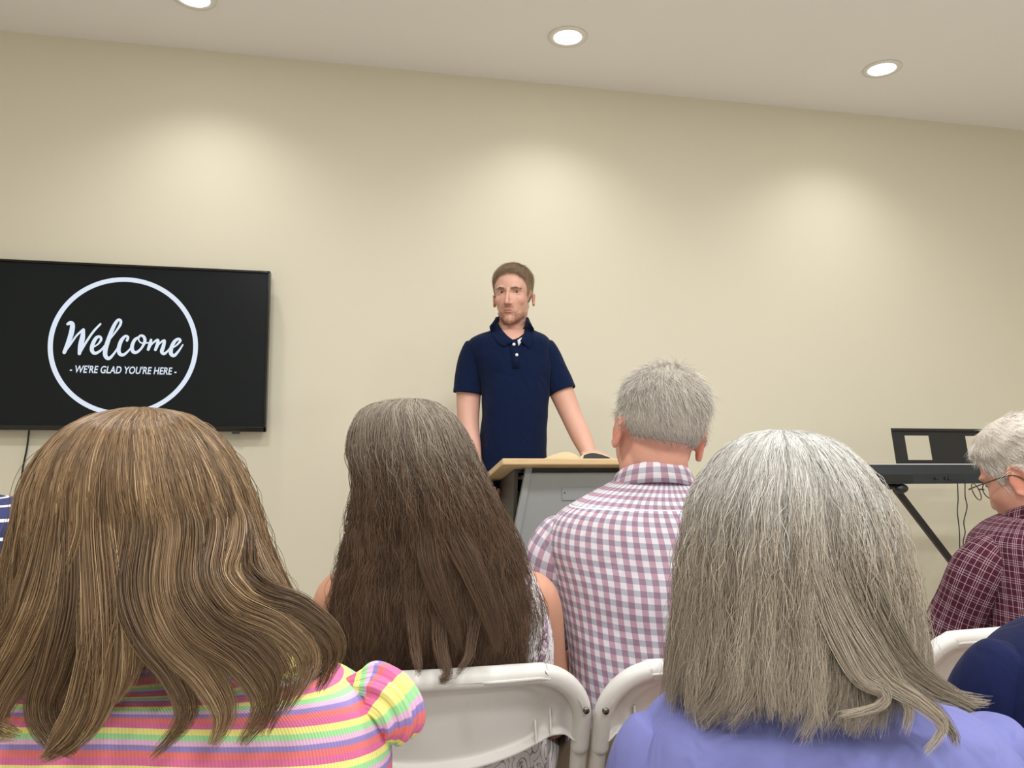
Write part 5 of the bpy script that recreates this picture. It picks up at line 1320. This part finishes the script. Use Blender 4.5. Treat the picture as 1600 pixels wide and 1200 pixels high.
def speaker():
    h0 = 2.86; B = -1
    rows = [(779, 821, 509, 2.865, .048), (765, 834, 517, 2.86, .066), (745, 852, 525, 2.855, .085), (734, 860, 535, 2.85, .098), (735, 861, 552, 2.85, .106), (744, 862, 578, 2.85, .113), (752, 860, 605, 2.85, .116),
            (753, 857, 650, 2.85, .114), (749, 856, 700, 2.86, .115), (744, 859, 745, 2.87, .12), (741, 864, 800, 2.88, .122), (742, 864, 832, 2.885, .120)]
    fw = -HF*math.cos(math.radians(13))-RT0*math.sin(math.radians(13))
    c = P(801, 463, 2.83); HT = head_frame(c, fw, math.radians(3), 0.0, .925); T, Ti = HT
    la = [P(750, 556, 2.86), P(735, 585, 2.85), P(732, 622, 2.85), P(732, 662, 2.82), P(736, 700, 2.79), P(741, 730, 2.76)]
    ra = [P(846, 556, 2.86), P(864, 585, 2.85), P(879, 616, 2.84), P(893, 650, 2.81), P(908, 682, 2.76), P(921, 711, 2.71)]
    rad = [.034, .046, .045, .039, .0365, .027]
    up = np.array([0, .19, 1.0]); 
    hands = [(np.array([.25, -.35, -.9])*1.0, -RT0+np.array([0, 0, .2]), 1, .5), (-HF*.9+np.array([.05, 0, -.22])+RT0*.12, up, 1, .30)]
    arms = [(la, rad, (hands[0][0], hands[0][1], 1, .75)), (ra, rad, (-HF*.95+np.array([0, 0, .05]), np.array([0, 0, 1.0]), -1, .22))]
    pel = P(803, 800, 2.87); legs = []
    xx = RT0
    base = np.array([pel[0], pel[1], 0.0])
    for s in (-1, 1):
        hip = np.array([pel[0], pel[1], .86])+xx*s*.085; kn = base+xx*s*.10+np.array([0, 0, .48])-HF*.01; an = base+xx*s*.11+np.array([0, 0, .09]); legs.append((hip, kn, an))
    lg = [([hip, (hip+kn)/2, kn, (kn+an)/2, an], [.078, .070, .052, .046, .036]) for hip, kn, an in legs]
    o, V, Nn, L = body('person standing behind the lectern in a navy polo shirt, leaning on both hands', base, SK['s'], HT, True, rows, 0.0, arms, .0027, lg, feat=True, jaw=1.0, inset=.90, ear=(.70, -.014, -.008),
                       neck=P(800, 512, 2.87))
    trousers(o, legs, M['khaki'], -HF, waist=np.array([pel[0], pel[1], .88])); shoes(o, legs, -HF, M['shoe'])
    def vneck(Vg, C, t):
        D_ = Vg-C[:, None]; fr = (D_ @ (-HF)); fr = np.clip(fr/(np.abs(fr).max(1)[:, None]+1e-6), 0, 1)
        sd = D_ @ RT0; w = np.clip(1-np.asarray(t)/.34, 0, 1)[:, None]**1.3
        Vg = Vg.copy(); Vg[..., 2] -= .074*w*fr**2*np.exp(-(sd/.040)**2); Vg += (-HF)[None, None]*(.012*w*fr**2*np.exp(-(sd/.040)**2))[..., None]; return Vg
    sh = garment(o, 'polo_shirt', rows, M['polo'], wrinkle=.0045, seed=61, n=128, steps=110, fold=vneck)
    for pts, rd, sd in (([P(748, 543, 2.85), P(739, 560, 2.85), P(734, 588, 2.85), P(731.5, 614, 2.848)], [.049, .052, .053, .0555], 71), ([P(846, 543, 2.85), P(858, 560, 2.85), P(869, 586, 2.845), P(879, 611, 2.835)], [.048, .050, .049, .0505], 73)):
        sl = sleeve_part(o, M['polo'], pts, rd, seed=sd, wrinkle=.003, n=56, steps=50)
        d = pts[-1]-pts[-2]; d /= np.linalg.norm(d)
        V1, F1, U1 = sleeve([pts[-1]-d*.020, pts[-1]-d*.008, pts[-1]+d*.002], [rd[-1]*.995, rd[-1]*1.01, rd[-1]*1.0], n=56, steps=8, wrinkle=0)
        mk('cuff', V1, F1, M['polo'], sl, uv=U1)
    from mathutils.bvhtree import BVHTree
    def bvh(ob):
        mw = np.array(WM[ob.name]); vs = [Vector(mw[:3, :3] @ np.array(v.co)+mw[:3, 3]) for v in ob.data.vertices]
        return BVHTree.FromPolygons(vs, [tuple(p_.vertices) for p_ in ob.data.polygons])
    b_sh, b_sk = bvh(sh), bvh(o)
    def on_front(x, y, lift, both=True):
        d = ray(x, y); d /= np.linalg.norm(d); ds = []
        for b_ in ((b_sh, b_sk) if both else (b_sh,)):
            q = b_.ray_cast(Vector(EYE), Vector(d))
            if q[0] is not None and q[3] < 3.2: ds.append(q[3])
        return EYE+d*((min(ds) if ds else 2.80)-lift)
    # back and sides of the collar
    toc = -HF; cx = RT0; nb = P(800, 503, 2.87)
    A_ = np.linspace(-math.pi+.95, math.pi-.95, 40); rowsV = []
    for kf_, z_ in ((.97, -.012), (.99, .012), (1.0, .020), (1.06, .018), (1.16, .004), (1.34, -.016)):
        rowsV.append([nb + cx*math.sin(a)*.058*kf_ - toc*(math.cos(a)*.052*kf_) + np.array([0, 0, z_-.006*(abs(a)/2.2)**3]) for a in A_])
    Vc = np.array(rowsV).reshape(-1, 3); n_ = 40
    mk('collar', Vc, [(j_*n_+i_, j_*n_+i_+1, (j_+1)*n_+i_+1, (j_+1)*n_+i_) for j_ in range(5) for i_ in range(n_-1)], M['polo'], sh, uv=np.stack([Vc[:, 0], Vc[:, 2]], 1), mods=[('SOLIDIFY', dict(thickness=.0022, offset=0))])
    # the two front flaps
    for inn, out in (([(775, 497), (779, 507), (785, 516), (793, 525), (803, 532.5)], [(765, 510), (767, 519), (772, 528), (779, 536), (788, 542)]),
                     ([(822, 500), (821, 509), (819.5, 517), (817, 525), (813, 533)], [(834, 513), (834, 521), (833, 529), (831, 537), (826.5, 544)])):
        t_ = np.linspace(0, 1, 14); A1, B1 = crom(np.array(inn, float), t_), crom(np.array(out, float), t_); G = []
        for k_ in range(8):
            w = k_/7
            for q in range(14):
                x, y = A1[q]*(1-w)+B1[q]*w; G.append(on_front(x, y, .004+.006*math.sin(math.pi*min(1, w*1.3+.15))))
        G = np.array(G).reshape(8, 14, 3)
        for _ in range(3): G[1:-1, 1:-1] = (G[:-2, 1:-1]+G[2:, 1:-1]+G[1:-1, :-2]+G[1:-1, 2:])/4
        G = G.reshape(-1, 3)
        mk('collar', G, [(j_*14+i_, j_*14+i_+1, (j_+1)*14+i_+1, (j_+1)*14+i_) for j_ in range(7) for i_ in range(13)], M['polo'], sh, uv=np.stack([G[:, 0], G[:, 2]], 1), mods=[('SOLIDIFY', dict(thickness=.0024, offset=0))])
    # placket with buttons, white tee in the opening
    on_chest = lambda x, y, lift: on_front(x, y, lift, False)
    pl = [(801.5, 534), (803.5, 548), (805.5, 562), (806.5, 575)]
    V1 = []
    for x, y in pl:
        for dx in (-5.2, 5.2): V1.append(on_chest(x+dx, y, .003))
    V1 = np.array(V1); Fp = [(2*i, 2*i+1, 2*i+3, 2*i+2) for i in range(len(pl)-1)]
    mk('placket', V1, Fp, M['polo'], sh, uv=np.stack([V1[:, 0], V1[:, 2]], 1), mods=[('SOLIDIFY', dict(thickness=.002, offset=0))])
    for x, y in ((803, 538), (807.5, 554.5)):
        p = on_chest(x, y, .006); d = ray(x, y); d /= np.linalg.norm(d)
        mk('button', *tube([p, p-d*.0025], .0056, n=18, steps=2, caps=False), M['button'], sh)
    on_skin = lambda x, y: on_front(x, y, .005)
    tt = np.array([on_skin(*q) for q in ((808.5, 531.5), (817.5, 526), (815, 534), (810, 541))])
    mk('undershirt', tt, [(0, 1, 2, 3)], M['tee'], o, mods=[('SOLIDIFY', dict(thickness=.002, offset=0))])
    eyes(o, HT); brows(o, HT, HM['brow'])
    zh = lambda y: np.interp(y, [-.12, -.06, -.035, -.028, .006, .014, .030, .044, .06, .075, .10], [-.056, -.050, -.036, .022, .026, -.006, .010, .052, .080, .094, .100])
    Fp = [tuple(p.vertices) for p in o.data.polygons]
    h, out, ids, mask = hair_cap(o, V, Fp, Nn, L, lambda l: .002+.009*sm(l[:, 2], .03, .11), HM['brown'], zh=zh, tone=.35, ex=.0775)
    R0 = T((0, 0, 0))
    def fl(root, nn):
        l = Ti(root); d = l-np.array((0.0, -.055, .14)); d /= np.linalg.norm(d, axis=1)[:, None]; d[:, 0] += .3*(l[:, 2] > .08)
        return T(d)-R0
    Q = fur(out, Nn, ids, fl, lambda r_: .008+.012*sm(Ti(r_)[:, 2], .03, .1), .26, 7, 20000, K=6, jitter=.15, out=-.002)
    strands('strands', Q, .0003, HM['brown'], h, np.random.RandomState(9).uniform(.1, .9, len(Q)))
    # beard: jaw line, chin and moustache
    x, y, z = np.abs(L[:, 0]), L[:, 1], L[:, 2]
    jawm = (y > .0) & (z < -.068) & (z > -.125) & (y > .02) & ~((x < .022) & (z > -.083) ) & (z < -.068-.0*(x))
    side = (y > .0) & (x > .040) & (z < -.066+ (y-.02)*-.30) & (z > -.11)
    mus = (y > .07) & (x < .026) & (z < -.046) & (z > -.0585)
    w = mask*0
    bid = np.where((jawm | side) & (Nn @ (-np.array(HF)) > -.75) & (z > -.118))[0]; mid_ = np.where(mus)[0]
    dn = lambda root, nn: np.tile(np.array([0, 0, -1.0]), (len(root), 1))
    Q = np.concatenate([fur(V, Nn, bid, dn, .006, .35, 11, 1900, K=5, jitter=.3), fur(V, Nn, mid_, dn, .004, .3, 12, 380, K=5, jitter=.3)])
    strands('beard', Q, .00022, HM['beard'], o, np.random.RandomState(10).rand(len(Q)))
people(); speaker()
